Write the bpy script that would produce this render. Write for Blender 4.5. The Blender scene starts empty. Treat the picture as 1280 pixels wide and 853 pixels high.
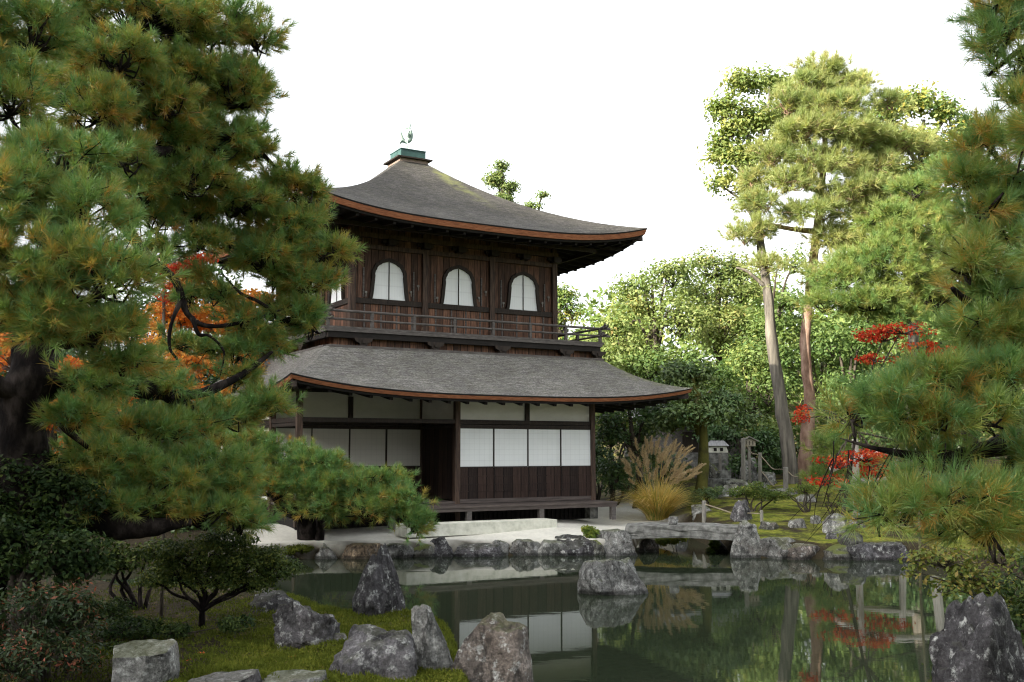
import bpy, bmesh, math, random
import numpy as np
from mathutils import Vector, noise as mnoise

C = bpy.context.scene.collection
SC = bpy.context.scene

# ------------------------------------------------------------------ camera, light, exposure
F_PX = 1290.0                      # focal length in photo pixels (photo is 1280 wide)
TH = math.atan(135.5 / F_PX)       # camera tilts up about six degrees
CT, ST = math.cos(TH), math.sin(TH)
H = 2.25                           # eye height over the water (water is z = 0)
cam_d = bpy.data.cameras.new('camera'); cam = bpy.data.objects.new('camera', cam_d); C.objects.link(cam)
cam_d.sensor_width = 36.0; cam_d.lens = 36.0 * F_PX / 1280.0
cam_d.clip_start = 0.1; cam_d.clip_end = 3000
cam.location = (0, 0, H); cam.rotation_euler = (math.pi / 2 + TH, 0, 0)
SC.camera = cam

SUN_EL = math.radians(24.0)
SUN_AZ = (-0.80, -0.60)            # horizontal direction towards the sun (behind the camera, left)
to_sun = Vector((SUN_AZ[0] * math.cos(SUN_EL), SUN_AZ[1] * math.cos(SUN_EL), math.sin(SUN_EL)))
sd = bpy.data.lights.new('sun', 'SUN'); so = bpy.data.objects.new('sun', sd); C.objects.link(so)
sd.energy = 5.0; sd.angle = math.radians(0.6); sd.color = (1.0, 0.90, 0.74)
so.rotation_euler = (-to_sun).to_track_quat('-Z', 'Y').to_euler()

w = bpy.data.worlds.new('World'); SC.world = w; w.use_nodes = True
wn = w.node_tree.nodes; wl = w.node_tree.links
bg = wn['Background']; sky = wn.new('ShaderNodeTexSky'); sky.sky_type = 'NISHITA'; sky.sun_disc = False
sky.sun_elevation = SUN_EL; sky.sun_rotation = math.atan2(SUN_AZ[0], SUN_AZ[1])
sky.air_density = 1.0; sky.dust_density = 4.0; sky.ozone_density = 1.0
hsv = wn.new('ShaderNodeHueSaturation'); hsv.inputs['Saturation'].default_value = 0.16
wl.new(sky.outputs[0], hsv.inputs['Color']); wl.new(hsv.outputs[0], bg.inputs[0]); bg.inputs[1].default_value = 0.15
SC.view_settings.view_transform = 'Standard'; SC.view_settings.look = 'None'
SC.view_settings.exposure = 1.9; SC.view_settings.gamma = 1.0; SC.view_settings.use_curve_mapping = False
SC.render.engine = 'CYCLES'
SC.cycles.max_bounces = 7; SC.cycles.diffuse_bounces = 4; SC.cycles.glossy_bounces = 3
SC.cycles.transmission_bounces = 4; SC.cycles.transparent_max_bounces = 6
SC.cycles.use_denoising = True
SC.cycles.use_adaptive_sampling = True; SC.cycles.adaptive_threshold = 0.012
SC.cycles.pixel_filter_type = 'BLACKMAN_HARRIS'; SC.cycles.filter_width = 1.15

# ------------------------------------------------------------------ helpers
def at(px, py, Y):
    """photo pixel + forward distance -> point in the world"""
    cx, cy = (px - 640) / F_PX, (426.5 - py) / F_PX
    d = (cx, CT - cy * ST, ST + cy * CT); k = Y / d[1]
    return np.array((d[0] * k, Y, H + d[2] * k))

def tag(o, label=None, cat=None, group=None, kind=None):
    if label: o['label'] = label
    if cat: o['category'] = cat
    if group: o['group'] = group
    if kind: o['kind'] = kind
    return o

def empty(name, loc=(0, 0, 0), rz=0.0):
    o = bpy.data.objects.new(name, None); C.objects.link(o)
    o.location = loc; o.rotation_euler = (0, 0, rz); o.empty_display_size = 0.2
    return o

def np_mesh(name, V, Fa, mat, parent=None, smooth=False, attrs=None):
    """V (n,3) array, Fa (m,k) array of equal polygons"""
    V = np.asarray(V, dtype=np.float32); Fa = np.asarray(Fa, dtype=np.int32)
    me = bpy.data.meshes.new(name)
    me.vertices.add(len(V)); me.vertices.foreach_set('co', V.ravel())
    m, k = Fa.shape
    me.loops.add(m * k); me.loops.foreach_set('vertex_index', Fa.ravel())
    me.polygons.add(m); me.polygons.foreach_set('loop_start', np.arange(0, m * k, k, dtype=np.int32))
    if smooth: me.polygons.foreach_set('use_smooth', np.ones(m, dtype=bool))
    me.update(calc_edges=True)
    for an, av in (attrs or {}).items():
        a = me.attributes.new(an, 'FLOAT', 'POINT'); a.data.foreach_set('value', np.asarray(av, dtype=np.float32))
    me.materials.append(mat)
    o = bpy.data.objects.new(name, me); C.objects.link(o)
    if parent: o.parent = parent
    return o

class MB:
    def __init__(s, rough=0.0): s.v = []; s.f = []; s.rough = rough
    def add(s, vs, fs):
        b = len(s.v); s.v += [tuple(map(float, p)) for p in vs]; s.f += [tuple(b + i for i in q) for q in fs]; return s
    def box(s, x0, x1, y0, y1, z0, z1):
        if x0 > x1: x0, x1 = x1, x0
        if y0 > y1: y0, y1 = y1, y0
        return s.add([(x0,y0,z0),(x1,y0,z0),(x1,y1,z0),(x0,y1,z0),(x0,y0,z1),(x1,y0,z1),(x1,y1,z1),(x0,y1,z1)],
                     [(0,3,2,1),(4,5,6,7),(0,1,5,4),(1,2,6,5),(2,3,7,6),(3,0,4,7)])
    def bar(s, p, q, wd, ht):
        p, q = np.array(p, float), np.array(q, float); d = q - p; d /= np.linalg.norm(d)
        up = np.array((0, 0, 1.0)) if abs(d[2]) < 0.95 else np.array((0, 1.0, 0))
        sd_ = np.cross(d, up); sd_ /= np.linalg.norm(sd_); u2 = np.cross(sd_, d)
        vs = [e + a * sd_ * wd / 2 + b * u2 * ht / 2 for e in (p, q) for a, b in ((-1,-1),(1,-1),(1,1),(-1,1))]
        return s.add(vs, [(0,1,2,3),(7,6,5,4),(0,4,5,1),(1,5,6,2),(2,6,7,3),(3,7,4,0)])
    def tube(s, pts, rad, n=8, smooth=4):
        P, R = smooth_path(pts, rad, smooth)
        b = len(s.v); prev = None
        for i in range(len(P)):
            d = P[min(i + 1, len(P) - 1)] - P[max(i - 1, 0)]; d /= (np.linalg.norm(d) + 1e-9)
            if prev is None:
                a = np.array((0, 0, 1.0)) if abs(d[2]) < 0.9 else np.array((1.0, 0, 0)); prev = np.cross(d, a)
            x = prev - d * (prev @ d); x /= (np.linalg.norm(x) + 1e-9); prev = x; y = np.cross(d, x)
            for k in range(n):
                a = 2 * math.pi * k / n
                o = math.cos(a) * x + math.sin(a) * y; rr = R[i]
                if s.rough and rr > 0.015:
                    q = Vector(P[i] + o * rr); rr *= 1 + s.rough * (mnoise.noise(q * (0.35 / rr)) + 0.7 * mnoise.noise(q * (1.1 / rr)))
                s.v.append(tuple(P[i] + rr * o))
        for i in range(len(P) - 1):
            for k in range(n):
                k2 = (k + 1) % n
                s.f.append((b + i*n + k, b + i*n + k2, b + (i+1)*n + k2, b + (i+1)*n + k))
        s.f.append(tuple(b + k for k in reversed(range(n)))); e = b + (len(P) - 1) * n
        s.f.append(tuple(e + k for k in range(n)))
        return s
    def build(s, name, mat, parent=None, smooth=False, loc=None):
        me = bpy.data.meshes.new(name); me.from_pydata(s.v, [], s.f); me.update()
        if smooth:
            me.polygons.foreach_set('use_smooth', np.ones(len(me.polygons), dtype=bool))
        me.materials.append(mat)
        o = bpy.data.objects.new(name, me); C.objects.link(o)
        if parent: o.parent = parent
        if loc is not None: o.location = loc
        return o

def smooth_path(pts, rad, sub=4):
    P = np.array([np.array(p, float) for p in pts]); R = np.array(rad if hasattr(rad, '__len__') else [rad] * len(P), float)
    if len(R) == 2 and len(P) > 2: R = np.linspace(R[0], R[1], len(P))
    if sub <= 1 or len(P) < 3: return P, R
    out, ro = [], []
    for i in range(len(P) - 1):
        p0, p1, p2, p3 = P[max(i-1, 0)], P[i], P[i+1], P[min(i+2, len(P)-1)]
        for k in range(sub):
            t = k / sub
            out.append(0.5 * ((2*p1) + (-p0+p2)*t + (2*p0-5*p1+4*p2-p3)*t*t + (-p0+3*p1-3*p2+p3)*t**3)); ro.append(R[i]*(1-t)+R[i+1]*t)
    out.append(P[-1]); ro.append(R[-1])
    return np.array(out), np.array(ro)

def dup(o, parent, loc=None, rot=None):
    c = o.copy(); C.objects.link(c); c.parent = parent
    if loc is not None: c.location = loc
    if rot is not None: c.rotation_euler = rot
    return c

# ------------------------------------------------------------------ materials
def newmat(name):
    m = bpy.data.materials.new(name); m.use_nodes = True; nt = m.node_tree
    return m, nt, nt.nodes['Principled BSDF'], nt.nodes['Material Output']
def N(nt, t, **kw):
    n = nt.nodes.new(t)
    for k, v in kw.items(): setattr(n, k, v)
    return n
def ramp(nt, src, stops):
    r = nt.nodes.new('ShaderNodeValToRGB'); e = r.color_ramp.elements
    while len(e) < len(stops): e.new(0.5)
    for i, (p, c) in enumerate(stops):
        e[i].position = p; e[i].color = (c[0], c[1], c[2], 1) if hasattr(c, '__len__') else (c, c, c, 1)
    nt.links.new(src, r.inputs[0]); return r.outputs[0]
def mapped(nt, scale, coord='Object'):
    tc = nt.nodes.new('ShaderNodeTexCoord'); mp = nt.nodes.new('ShaderNodeMapping'); mp.inputs['Scale'].default_value = scale
    if coord == 'World':
        g = nt.nodes.new('ShaderNodeNewGeometry'); nt.links.new(g.outputs['Position'], mp.inputs[0])
    else: nt.links.new(tc.outputs[coord], mp.inputs[0])
    return mp.outputs[0]
def noise_tex(nt, vec, scale, detail=5, rough=0.6):
    n = nt.nodes.new('ShaderNodeTexNoise'); n.inputs['Scale'].default_value = scale; n.inputs['Detail'].default_value = detail
    n.inputs['Roughness'].default_value = rough; nt.links.new(vec, n.inputs['Vector']); return n.outputs['Fac']
def mixc(nt, fac, a, b, mode='MIX'):
    n = nt.nodes.new('ShaderNodeMix'); n.data_type = 'RGBA'; n.blend_type = mode
    for i, s_ in ((0, fac), (6, a), (7, b)):
        if isinstance(s_, (int, float)): n.inputs[i].default_value = s_
        elif isinstance(s_, tuple): n.inputs[i].default_value = (*s_, 1)
        else: nt.links.new(s_, n.inputs[i])
    return n.outputs[2]
def bump(nt, bs, h, strength, dist=0.02):
    b = nt.nodes.new('ShaderNodeBump'); b.inputs['Strength'].default_value = strength; b.inputs['Distance'].default_value = dist
    nt.links.new(h, b.inputs['Height']); nt.links.new(b.outputs[0], bs.inputs['Normal'])

def simple(name, stops, scale, stretch=(1, 1, 1), rough=0.75, bmp=0.3, coord='Object', spec=0.3, detail=5, dist=0.02):
    m, nt, bs, out = newmat(name)
    f = noise_tex(nt, mapped(nt, stretch, coord), scale, detail)
    nt.links.new(ramp(nt, f, stops), bs.inputs['Base Color']); bs.inputs['Roughness'].default_value = rough
    bs.inputs['Specular IOR Level'].default_value = spec
    if bmp: bump(nt, bs, f, bmp, dist)
    return m

def foliage(name, stops, trans=0.35, rough=0.5, spec=0.25, tr_gain=1.15):
    m, nt, bs, out = newmat(name)
    a = N(nt, 'ShaderNodeAttribute', attribute_name='tint')
    col = ramp(nt, a.outputs['Fac'], stops)
    nt.links.new(col, bs.inputs['Base Color']); bs.inputs['Roughness'].default_value = rough; bs.inputs['Specular IOR Level'].default_value = spec
    t = nt.nodes.new('ShaderNodeBsdfTranslucent'); nt.links.new(mixc(nt, 1.0, col, (tr_gain, tr_gain, tr_gain * 0.6), 'MULTIPLY'), t.inputs[0])
    mx = nt.nodes.new('ShaderNodeMixShader'); mx.inputs[0].default_value = trans
    nt.links.new(bs.outputs[0], mx.inputs[1]); nt.links.new(t.outputs[0], mx.inputs[2]); nt.links.new(mx.outputs[0], out.inputs[0])
    return m

M = {}
M['dark_wood'] = simple('dark_wood', [(0.3, (0.012, 0.009, 0.007)), (0.55, (0.026, 0.018, 0.013)), (0.8, (0.05, 0.035, 0.026))], 4, (6, 6, 1), 0.7, 0.25)
M['post_wood'] = simple('post_wood', [(0.3, (0.022, 0.015, 0.012)), (0.5, (0.06, 0.037, 0.026)), (0.75, (0.14, 0.09, 0.062))], 3, (8, 8, 0.8), 0.7, 0.3)
M['grey_wood'] = simple('grey_wood', [(0.25, (0.05, 0.043, 0.04)), (0.55, (0.10, 0.09, 0.083)), (0.85, (0.19, 0.175, 0.16))], 3, (2, 8, 8), 0.8, 0.3)
M['deck_wood'] = simple('deck_wood', [(0.25, (0.045, 0.034, 0.03)), (0.55, (0.09, 0.072, 0.064)), (0.85, (0.16, 0.135, 0.12))], 3, (0.8, 9, 9), 0.62, 0.3)
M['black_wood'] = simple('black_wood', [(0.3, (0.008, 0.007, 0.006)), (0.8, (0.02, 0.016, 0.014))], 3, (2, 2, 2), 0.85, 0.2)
M['eave_cedar'] = simple('eave_cedar', [(0.3, (0.10, 0.035, 0.018)), (0.5, (0.27, 0.095, 0.04)), (0.72, (0.40, 0.18, 0.085))], 4, (1.5, 1.5, 26), 0.75, 0.3)
M['plaster'] = simple('plaster', [(0.3, (0.62, 0.61, 0.55)), (0.7, (0.72, 0.71, 0.65))], 2.5, (1, 1, 2), 0.95, 0.05)
M['copper'] = simple('copper', [(0.3, (0.022, 0.06, 0.056)), (0.7, (0.045, 0.10, 0.095))], 5, (1, 1, 1), 0.55, 0.1)
M['bronze'] = simple('bronze', [(0.3, (0.10, 0.16, 0.14)), (0.5, (0.24, 0.33, 0.29)), (0.75, (0.42, 0.5, 0.46))], 8, (1, 1, 1), 0.5, 0.2)
M['pink_stone'] = simple('pink_stone', [(0.3, (0.20, 0.15, 0.13)), (0.7, (0.34, 0.27, 0.23))], 6, (1, 1, 3), 0.9, 0.2)
M['pale_stone'] = simple('pale_stone', [(0.3, (0.40, 0.41, 0.34)), (0.5, (0.56, 0.56, 0.48)), (0.7, (0.66, 0.66, 0.58))], 6, (1, 1, 1), 0.95, 0.3, detail=8)
M['cut_stone'] = simple('cut_stone', [(0.32, (0.06, 0.06, 0.054)), (0.5, (0.15, 0.15, 0.138)), (0.7, (0.28, 0.28, 0.262))], 7, (1, 1, 1), 0.95, 0.6, detail=9, coord='World')
M['rope'] = simple('rope', [(0.3, (0.20, 0.17, 0.12)), (0.7, (0.32, 0.28, 0.2))], 30, (1, 1, 1), 0.9, 0.2)
M['pale_post'] = simple('pale_post', [(0.3, (0.15, 0.14, 0.12)), (0.7, (0.30, 0.285, 0.25))], 5, (6, 6, 1), 0.85, 0.3)
M['pale_timber'] = simple('pale_timber', [(0.3, (0.34, 0.32, 0.28)), (0.7, (0.52, 0.50, 0.45))], 5, (6, 6, 1), 0.85, 0.3)
M['grey_post'] = simple('grey_post', [(0.3, (0.14, 0.13, 0.115)), (0.7, (0.26, 0.245, 0.22))], 5, (6, 6, 1), 0.85, 0.3)
M['board'] = simple('board', [(0.3, (0.22, 0.20, 0.15)), (0.7, (0.32, 0.29, 0.22))], 4, (1, 1, 6), 0.85, 0.2)
M['grey_tile'] = simple('grey_tile', [(0.3, (0.20, 0.20, 0.21)), (0.7, (0.34, 0.34, 0.35))], 3, (14, 1, 1), 0.7, 0.4)
M['bamboo'] = simple('bamboo', [(0.3, (0.10, 0.09, 0.05)), (0.7, (0.17, 0.15, 0.09))], 3, (4, 4, 1), 0.5, 0.1)
M['pine_bark'] = simple('pine_bark', [(0.35, (0.004, 0.0035, 0.0035)), (0.5, (0.014, 0.011, 0.010)), (0.68, (0.05, 0.041, 0.037))], 7, (1, 1, 0.5), 0.9, 1.0, 'World', detail=6, dist=0.04, spec=0.08)
M['red_bark'] = simple('red_bark', [(0.3, (0.10, 0.06, 0.045)), (0.5, (0.22, 0.14, 0.105)), (0.75, (0.36, 0.26, 0.21))], 5, (1, 1, 0.4), 0.9, 0.8, 'World', dist=0.04, spec=0.08)
M['grey_bark'] = simple('grey_bark', [(0.3, (0.05, 0.046, 0.041)), (0.5, (0.115, 0.105, 0.09)), (0.75, (0.22, 0.20, 0.165))], 3.5, (2.5, 2.5, 0.3), 0.9, 0.6, 'World', dist=0.03, spec=0.08)
M['moss_bark'] = simple('moss_bark', [(0.3, (0.035, 0.03, 0.018)), (0.5, (0.08, 0.08, 0.022)), (0.75, (0.13, 0.12, 0.03))], 4, (1, 1, 0.6), 0.95, 0.8, 'World', dist=0.03, spec=0.08)
M['brown_bark'] = simple('brown_bark', [(0.3, (0.03, 0.025, 0.02)), (0.6, (0.07, 0.06, 0.048)), (0.85, (0.14, 0.12, 0.10))], 6, (1, 1, 0.4), 0.9, 0.6, 'World', spec=0.08)

# upper wall boards: reddish brown vertical planks, weathered grey in places
def board_mat(name, c_lo, c_mid, c_hi, plank=5.5):
    m, nt, bs, out = newmat(name)
    mp = mapped(nt, (1, 1, 1)); sep = N(nt, 'ShaderNodeSeparateXYZ'); nt.links.new(mp, sep.inputs[0])
    add = N(nt, 'ShaderNodeMath', operation='ADD'); nt.links.new(sep.outputs[0], add.inputs[0]); nt.links.new(sep.outputs[1], add.inputs[1])
    mu = N(nt, 'ShaderNodeMath', operation='MULTIPLY'); nt.links.new(add.outputs[0], mu.inputs[0]); mu.inputs[1].default_value = plank
    fl = N(nt, 'ShaderNodeMath', operation='FLOOR'); nt.links.new(mu.outputs[0], fl.inputs[0])
    wn_ = N(nt, 'ShaderNodeTexWhiteNoise', noise_dimensions='1D'); nt.links.new(fl.outputs[0], wn_.inputs['W'])
    fr = N(nt, 'ShaderNodeMath', operation='FRACT'); nt.links.new(mu.outputs[0], fr.inputs[0])
    gap = ramp(nt, fr.outputs[0], [(0.0, 0.0), (0.05, 0.0), (0.09, 1.0)])
    g = noise_tex(nt, mapped(nt, (9, 9, 0.8)), 4, 6)
    col = ramp(nt, g, [(0.3, c_lo), (0.52, c_mid), (0.75, c_hi)])
    val = ramp(nt, wn_.outputs[0], [(0, (0.5, 0.5, 0.52)), (1, (1.35, 1.25, 1.2))])
    col = mixc(nt, 1.0, col, val, 'MULTIPLY'); col = mixc(nt, 1.0, col, gap, 'MULTIPLY')
    nt.links.new(col, bs.inputs['Base Color']); bs.inputs['Roughness'].default_value = 0.75; bs.inputs['Specular IOR Level'].default_value = 0.25
    bump(nt, bs, gap, 0.4, 0.01)
    return m
M['wall_board'] = board_mat('wall_board', (0.045, 0.029, 0.022), (0.115, 0.063, 0.042), (0.22, 0.13, 0.09))
M['skirt_board'] = board_mat('skirt_board', (0.045, 0.032, 0.026), (0.145, 0.075, 0.046), (0.25, 0.15, 0.10), 5.0)
M['door_board'] = board_mat('door_board', (0.016, 0.010, 0.008), (0.030, 0.018, 0.014), (0.05, 0.032, 0.024), 4.0)

def paper_mat(name, col, sx, sz):
    m, nt, bs, out = newmat(name)
    mp = mapped(nt, (1, 1, 1)); sep = N(nt, 'ShaderNodeSeparateXYZ'); nt.links.new(mp, sep.inputs[0])
    add = N(nt, 'ShaderNodeMath', operation='ADD'); nt.links.new(sep.outputs[0], add.inputs[0]); nt.links.new(sep.outputs[1], add.inputs[1])
    res = None
    for src, k in ((add.outputs[0], sx), (sep.outputs[2], sz)):
        mu = N(nt, 'ShaderNodeMath', operation='MULTIPLY'); nt.links.new(src, mu.inputs[0]); mu.inputs[1].default_value = k
        fr = N(nt, 'ShaderNodeMath', operation='FRACT'); nt.links.new(mu.outputs[0], fr.inputs[0])
        r = ramp(nt, fr.outputs[0], [(0.0, 0.93), (0.08, 0.93), (0.13, 1.0)])
        res = r if res is None else mixc(nt, 1.0, res, r, 'MULTIPLY')
    n = noise_tex(nt, mapped(nt, (1, 1, 1)), 1.5, 3); nv = ramp(nt, n, [(0.3, 0.93), (0.7, 1.0)])
    res = mixc(nt, 1.0, res, nv, 'MULTIPLY')
    nt.links.new(mixc(nt, 1.0, col, res, 'MULTIPLY'), bs.inputs['Base Color']); bs.inputs['Roughness'].default_value = 0.9
    bs.inputs['Specular IOR Level'].default_value = 0.1
    return m
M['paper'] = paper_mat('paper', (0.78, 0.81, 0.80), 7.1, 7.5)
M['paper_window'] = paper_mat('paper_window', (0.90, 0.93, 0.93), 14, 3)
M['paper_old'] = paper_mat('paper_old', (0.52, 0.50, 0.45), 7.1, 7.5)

def roof_mat(name, lo, mid, hi, moss):
    m, nt, bs, out = newmat(name)
    a = noise_tex(nt, mapped(nt, (2.2, 2.2, 26)), 2.0, 6, 0.65)
    b = noise_tex(nt, mapped(nt, (1, 1, 1.0)), 0.9, 4)
    d = noise_tex(nt, mapped(nt, (9, 9, 60)), 2.2, 3, 0.7)
    col = ramp(nt, a, [(0.34, lo), (0.5, mid), (0.66, hi)])
    col = mixc(nt, 0.8, col, ramp(nt, b, [(0.3, 0.68), (0.7, 1.25)]), 'MULTIPLY')
    col = mixc(nt, 0.9, col, ramp(nt, d, [(0.38, 0.4), (0.62, 1.5)]), 'MULTIPLY')
    at_ = N(nt, 'ShaderNodeAttribute', attribute_name='mossy')
    mn = noise_tex(nt, mapped(nt, (1.6, 1.6, 3)), 2.0, 5)
    mm = N(nt, 'ShaderNodeMath', operation='MULTIPLY'); nt.links.new(at_.outputs['Fac'], mm.inputs[0]); nt.links.new(ramp(nt, mn, [(0.38, 0.0), (0.62, 1.0)]), mm.inputs[1])
    col = mixc(nt, mm.outputs[0], col, moss)
    nt.links.new(col, bs.inputs['Base Color']); bs.inputs['Roughness'].default_value = 0.9; bs.inputs['Specular IOR Level'].default_value = 0.2
    bump(nt, bs, a, 0.7, 0.03)
    return m
M['bark_roof'] = roof_mat('bark_roof', (0.04, 0.038, 0.036), (0.07, 0.066, 0.062), (0.115, 0.108, 0.10), (0.16, 0.17, 0.07))
M['bark_roof_pale'] = roof_mat('bark_roof_pale', (0.085, 0.08, 0.074), (0.135, 0.13, 0.122), (0.21, 0.203, 0.192), (0.14, 0.145, 0.07))

def rock_mat(name, c, lich=0.5, moss=0.4, warm=(0.16, 0.11, 0.08), warm_amt=0.25):
    m, nt, bs, out = newmat(name)
    pos = mapped(nt, (1, 1, 1), 'World')
    a = noise_tex(nt, pos, 6, 10, 0.7)
    col = ramp(nt, a, [(0.34, tuple(x * 0.16 for x in c)), (0.47, tuple(x * 0.75 for x in c)), (0.56, c), (0.68, tuple(min(x * 2.6, 0.6) for x in c))])
    b = noise_tex(nt, pos, 2.2, 5); col = mixc(nt, ramp(nt, b, [(0.5, 0.0), (0.7, warm_amt)]), col, warm)
    l = noise_tex(nt, pos, 9, 9, 0.72)
    col = mixc(nt, ramp(nt, l, [(0.54, 0.0), (0.63, lich)]), col, (0.40, 0.41, 0.39))
    cr_ = noise_tex(nt, mapped(nt, (1, 1, 0.55), 'World'), 2.6, 7, 0.62)
    crack = ramp(nt, cr_, [(0.455, 1.0), (0.488, 0.25), (0.497, 0.25), (0.53, 1.0)]); col = mixc(nt, 0.8, col, crack, 'MULTIPLY')
    pt_ = noise_tex(nt, pos, 1.3, 3); col = mixc(nt, 1.0, col, ramp(nt, pt_, [(0.35, 0.75), (0.65, 1.5)]), 'MULTIPLY')
    f_ = noise_tex(nt, pos, 45, 4, 0.7); col = mixc(nt, 0.8, col, ramp(nt, f_, [(0.35, 0.45), (0.65, 1.35)]), 'MULTIPLY')
    g = N(nt, 'ShaderNodeNewGeometry'); sp = N(nt, 'ShaderNodeSeparateXYZ'); nt.links.new(g.outputs['Normal'], sp.inputs[0])
    mn = noise_tex(nt, pos, 4, 6); ad = N(nt, 'ShaderNodeMath', operation='ADD'); nt.links.new(sp.outputs[2], ad.inputs[0]); nt.links.new(mn, ad.inputs[1])
    mf = N(nt, 'ShaderNodeMapRange'); mf.inputs[1].default_value = 1.16; mf.inputs[2].default_value = 1.36; mf.inputs[4].default_value = moss
    nt.links.new(ad.outputs[0], mf.inputs[0])
    col = mixc(nt, mf.outputs[0], col, (0.085, 0.10, 0.02))
    sp2 = N(nt, 'ShaderNodeSeparateXYZ'); nt.links.new(g.outputs['Position'], sp2.inputs[0])
    col = mixc(nt, 1.0, col, ramp(nt, sp2.outputs[2], [(0.0, 0.35), (0.045, 0.35), (0.075, 1.0)]), 'MULTIPLY')
    nt.links.new(col, bs.inputs['Base Color']); bs.inputs['Roughness'].default_value = 0.8; bs.inputs['Specular IOR Level'].default_value = 0.3
    bump(nt, bs, a, 1.0, 0.05)
    return m
M['rock_dark'] = rock_mat('rock_dark', (0.10, 0.096, 0.10), 0.7, 0.15, warm_amt=0.1)
M['rock_grey'] = rock_mat('rock_grey', (0.17, 0.17, 0.16), 0.7, 0.35)
M['rock_brown'] = rock_mat('rock_brown', (0.115, 0.098, 0.085), 0.75, 0.35, (0.125, 0.098, 0.078), 0.5)
M['rock_pale'] = rock_mat('rock_pale', (0.20, 0.20, 0.185), 0.5, 0.3)
M['rock_tan'] = rock_mat('rock_tan', (0.24, 0.18, 0.12), 0.35, 0.25)
M['rock_moss'] = rock_mat('rock_moss', (0.10, 0.10, 0.085), 0.5, 0.95)
M['rock_black'] = rock_mat('rock_black', (0.06, 0.057, 0.06), 0.85, 0.1, warm_amt=0.05)

def water_mat():
    m, nt, bs, out = newmat('pond_water')
    bs.inputs['Base Color'].default_value = (0.022, 0.030, 0.017, 1); bs.inputs['Roughness'].default_value = 0.025; bs.inputs['IOR'].default_value = 1.34
    n = noise_tex(nt, mapped(nt, (1.0, 2.2, 1), 'World'), 1.6, 3)
    bump(nt, bs, n, 0.03, 0.02)
    return m
M['water'] = water_mat()

def ground_mat():
    m, nt, bs, out = newmat('ground')
    pos = mapped(nt, (1, 1, 1), 'World')
    a = noise_tex(nt, pos, 2.2, 7, 0.65); b = noise_tex(nt, pos, 14, 8, 0.7); c = noise_tex(nt, pos, 60, 3)
    sand = ramp(nt, b, [(0.3, (0.56, 0.545, 0.48)), (0.7, (0.72, 0.70, 0.62))])
    sand = mixc(nt, 0.5, sand, ramp(nt, a, [(0.3, 0.75), (0.7, 1.1)]), 'MULTIPLY')
    mossc = ramp(nt, a, [(0.3, (0.045, 0.055, 0.010)), (0.47, (0.12, 0.145, 0.018)), (0.58, (0.19, 0.20, 0.03)), (0.7, (0.13, 0.10, 0.04))])
    mossc = mixc(nt, 0.9, mossc, ramp(nt, b, [(0.32, 0.3), (0.66, 1.4)]), 'MULTIPLY')
    dirt = ramp(nt, b, [(0.3, (0.018, 0.014, 0.009)), (0.7, (0.055, 0.044, 0.026))])
    s1 = N(nt, 'ShaderNodeAttribute', attribute_name='sand'); s2 = N(nt, 'ShaderNodeAttribute', attribute_name='moss')
    mn = N(nt, 'ShaderNodeMath', operation='ADD'); nt.links.new(s2.outputs['Fac'], mn.inputs[0]); nt.links.new(ramp(nt, a, [(0.3, 0.0), (0.7, 0.5)]), mn.inputs[1])
    f = ramp(nt, mn.outputs[0], [(0.45, 0.0), (0.75, 1.0)])
    col = mixc(nt, f, dirt, mossc); col = mixc(nt, s1.outputs['Fac'], col, sand)
    nt.links.new(col, bs.inputs['Base Color']); bs.inputs['Roughness'].default_value = 0.95; bs.inputs['Specular IOR Level'].default_value = 0.1
    bump(nt, bs, b, 0.6, 0.04)
    return m
M['ground'] = ground_mat()

PINE = [(0.0, (0.14, 0.27, 0.10)), (0.25, (0.20, 0.31, 0.085)), (0.5, (0.30, 0.31, 0.08)), (0.75, (0.48, 0.34, 0.075)), (1.0, (0.46, 0.25, 0.07))]
M['pine_needles'] = foliage('pine_needles', PINE, 0.40, 0.38, 0.5)
M['pine_needles_soft'] = foliage('pine_needles_soft', [(0.0, (0.12, 0.22, 0.075)), (0.5, (0.20, 0.27, 0.075)), (1.0, (0.34, 0.31, 0.10))], 0.46)
M['pine_needles_pale'] = foliage('pine_needles_pale', [(0.0, (0.19, 0.26, 0.10)), (0.5, (0.32, 0.36, 0.14)), (1.0, (0.42, 0.38, 0.17))], 0.48)
M['leaf_pale'] = foliage('leaf_pale', [(0.0, (0.10, 0.165, 0.055)), (0.5, (0.20, 0.255, 0.085)), (0.85, (0.29, 0.30, 0.11)), (1.0, (0.36, 0.27, 0.10))], 0.46)
M['leaf_mid'] = foliage('leaf_mid', [(0.0, (0.085, 0.155, 0.05)), (0.5, (0.17, 0.235, 0.07)), (1.0, (0.31, 0.32, 0.10))], 0.45)
M['leaf_dark'] = foliage('leaf_dark', [(0.0, (0.032, 0.075, 0.026)), (0.5, (0.065, 0.125, 0.042)), (1.0, (0.14, 0.19, 0.058))], 0.25, 0.4, 0.4)
M['leaf_gold'] = foliage('leaf_gold', [(0.0, (0.10, 0.18, 0.055)), (0.45, (0.25, 0.30, 0.085)), (0.75, (0.45, 0.37, 0.08)), (1.0, (0.58, 0.36, 0.06))], 0.46)
M['leaf_orange'] = foliage('leaf_orange', [(0.0, (0.55, 0.14, 0.035)), (0.35, (0.70, 0.30, 0.06)), (1.0, (0.78, 0.50, 0.14))], 0.55)
M['leaf_red'] = foliage('leaf_red', [(0.0, (0.26, 0.022, 0.016)), (0.5, (0.46, 0.05, 0.025)), (0.8, (0.56, 0.11, 0.04)), (1.0, (0.52, 0.22, 0.06))], 0.45, 0.7, 0.05)
M['leaf_shrub'] = foliage('leaf_shrub', [(0.0, (0.018, 0.038, 0.012)), (0.6, (0.058, 0.088, 0.020)), (1.0, (0.15, 0.165, 0.035))], 0.3, 0.55, 0.15)
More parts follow.
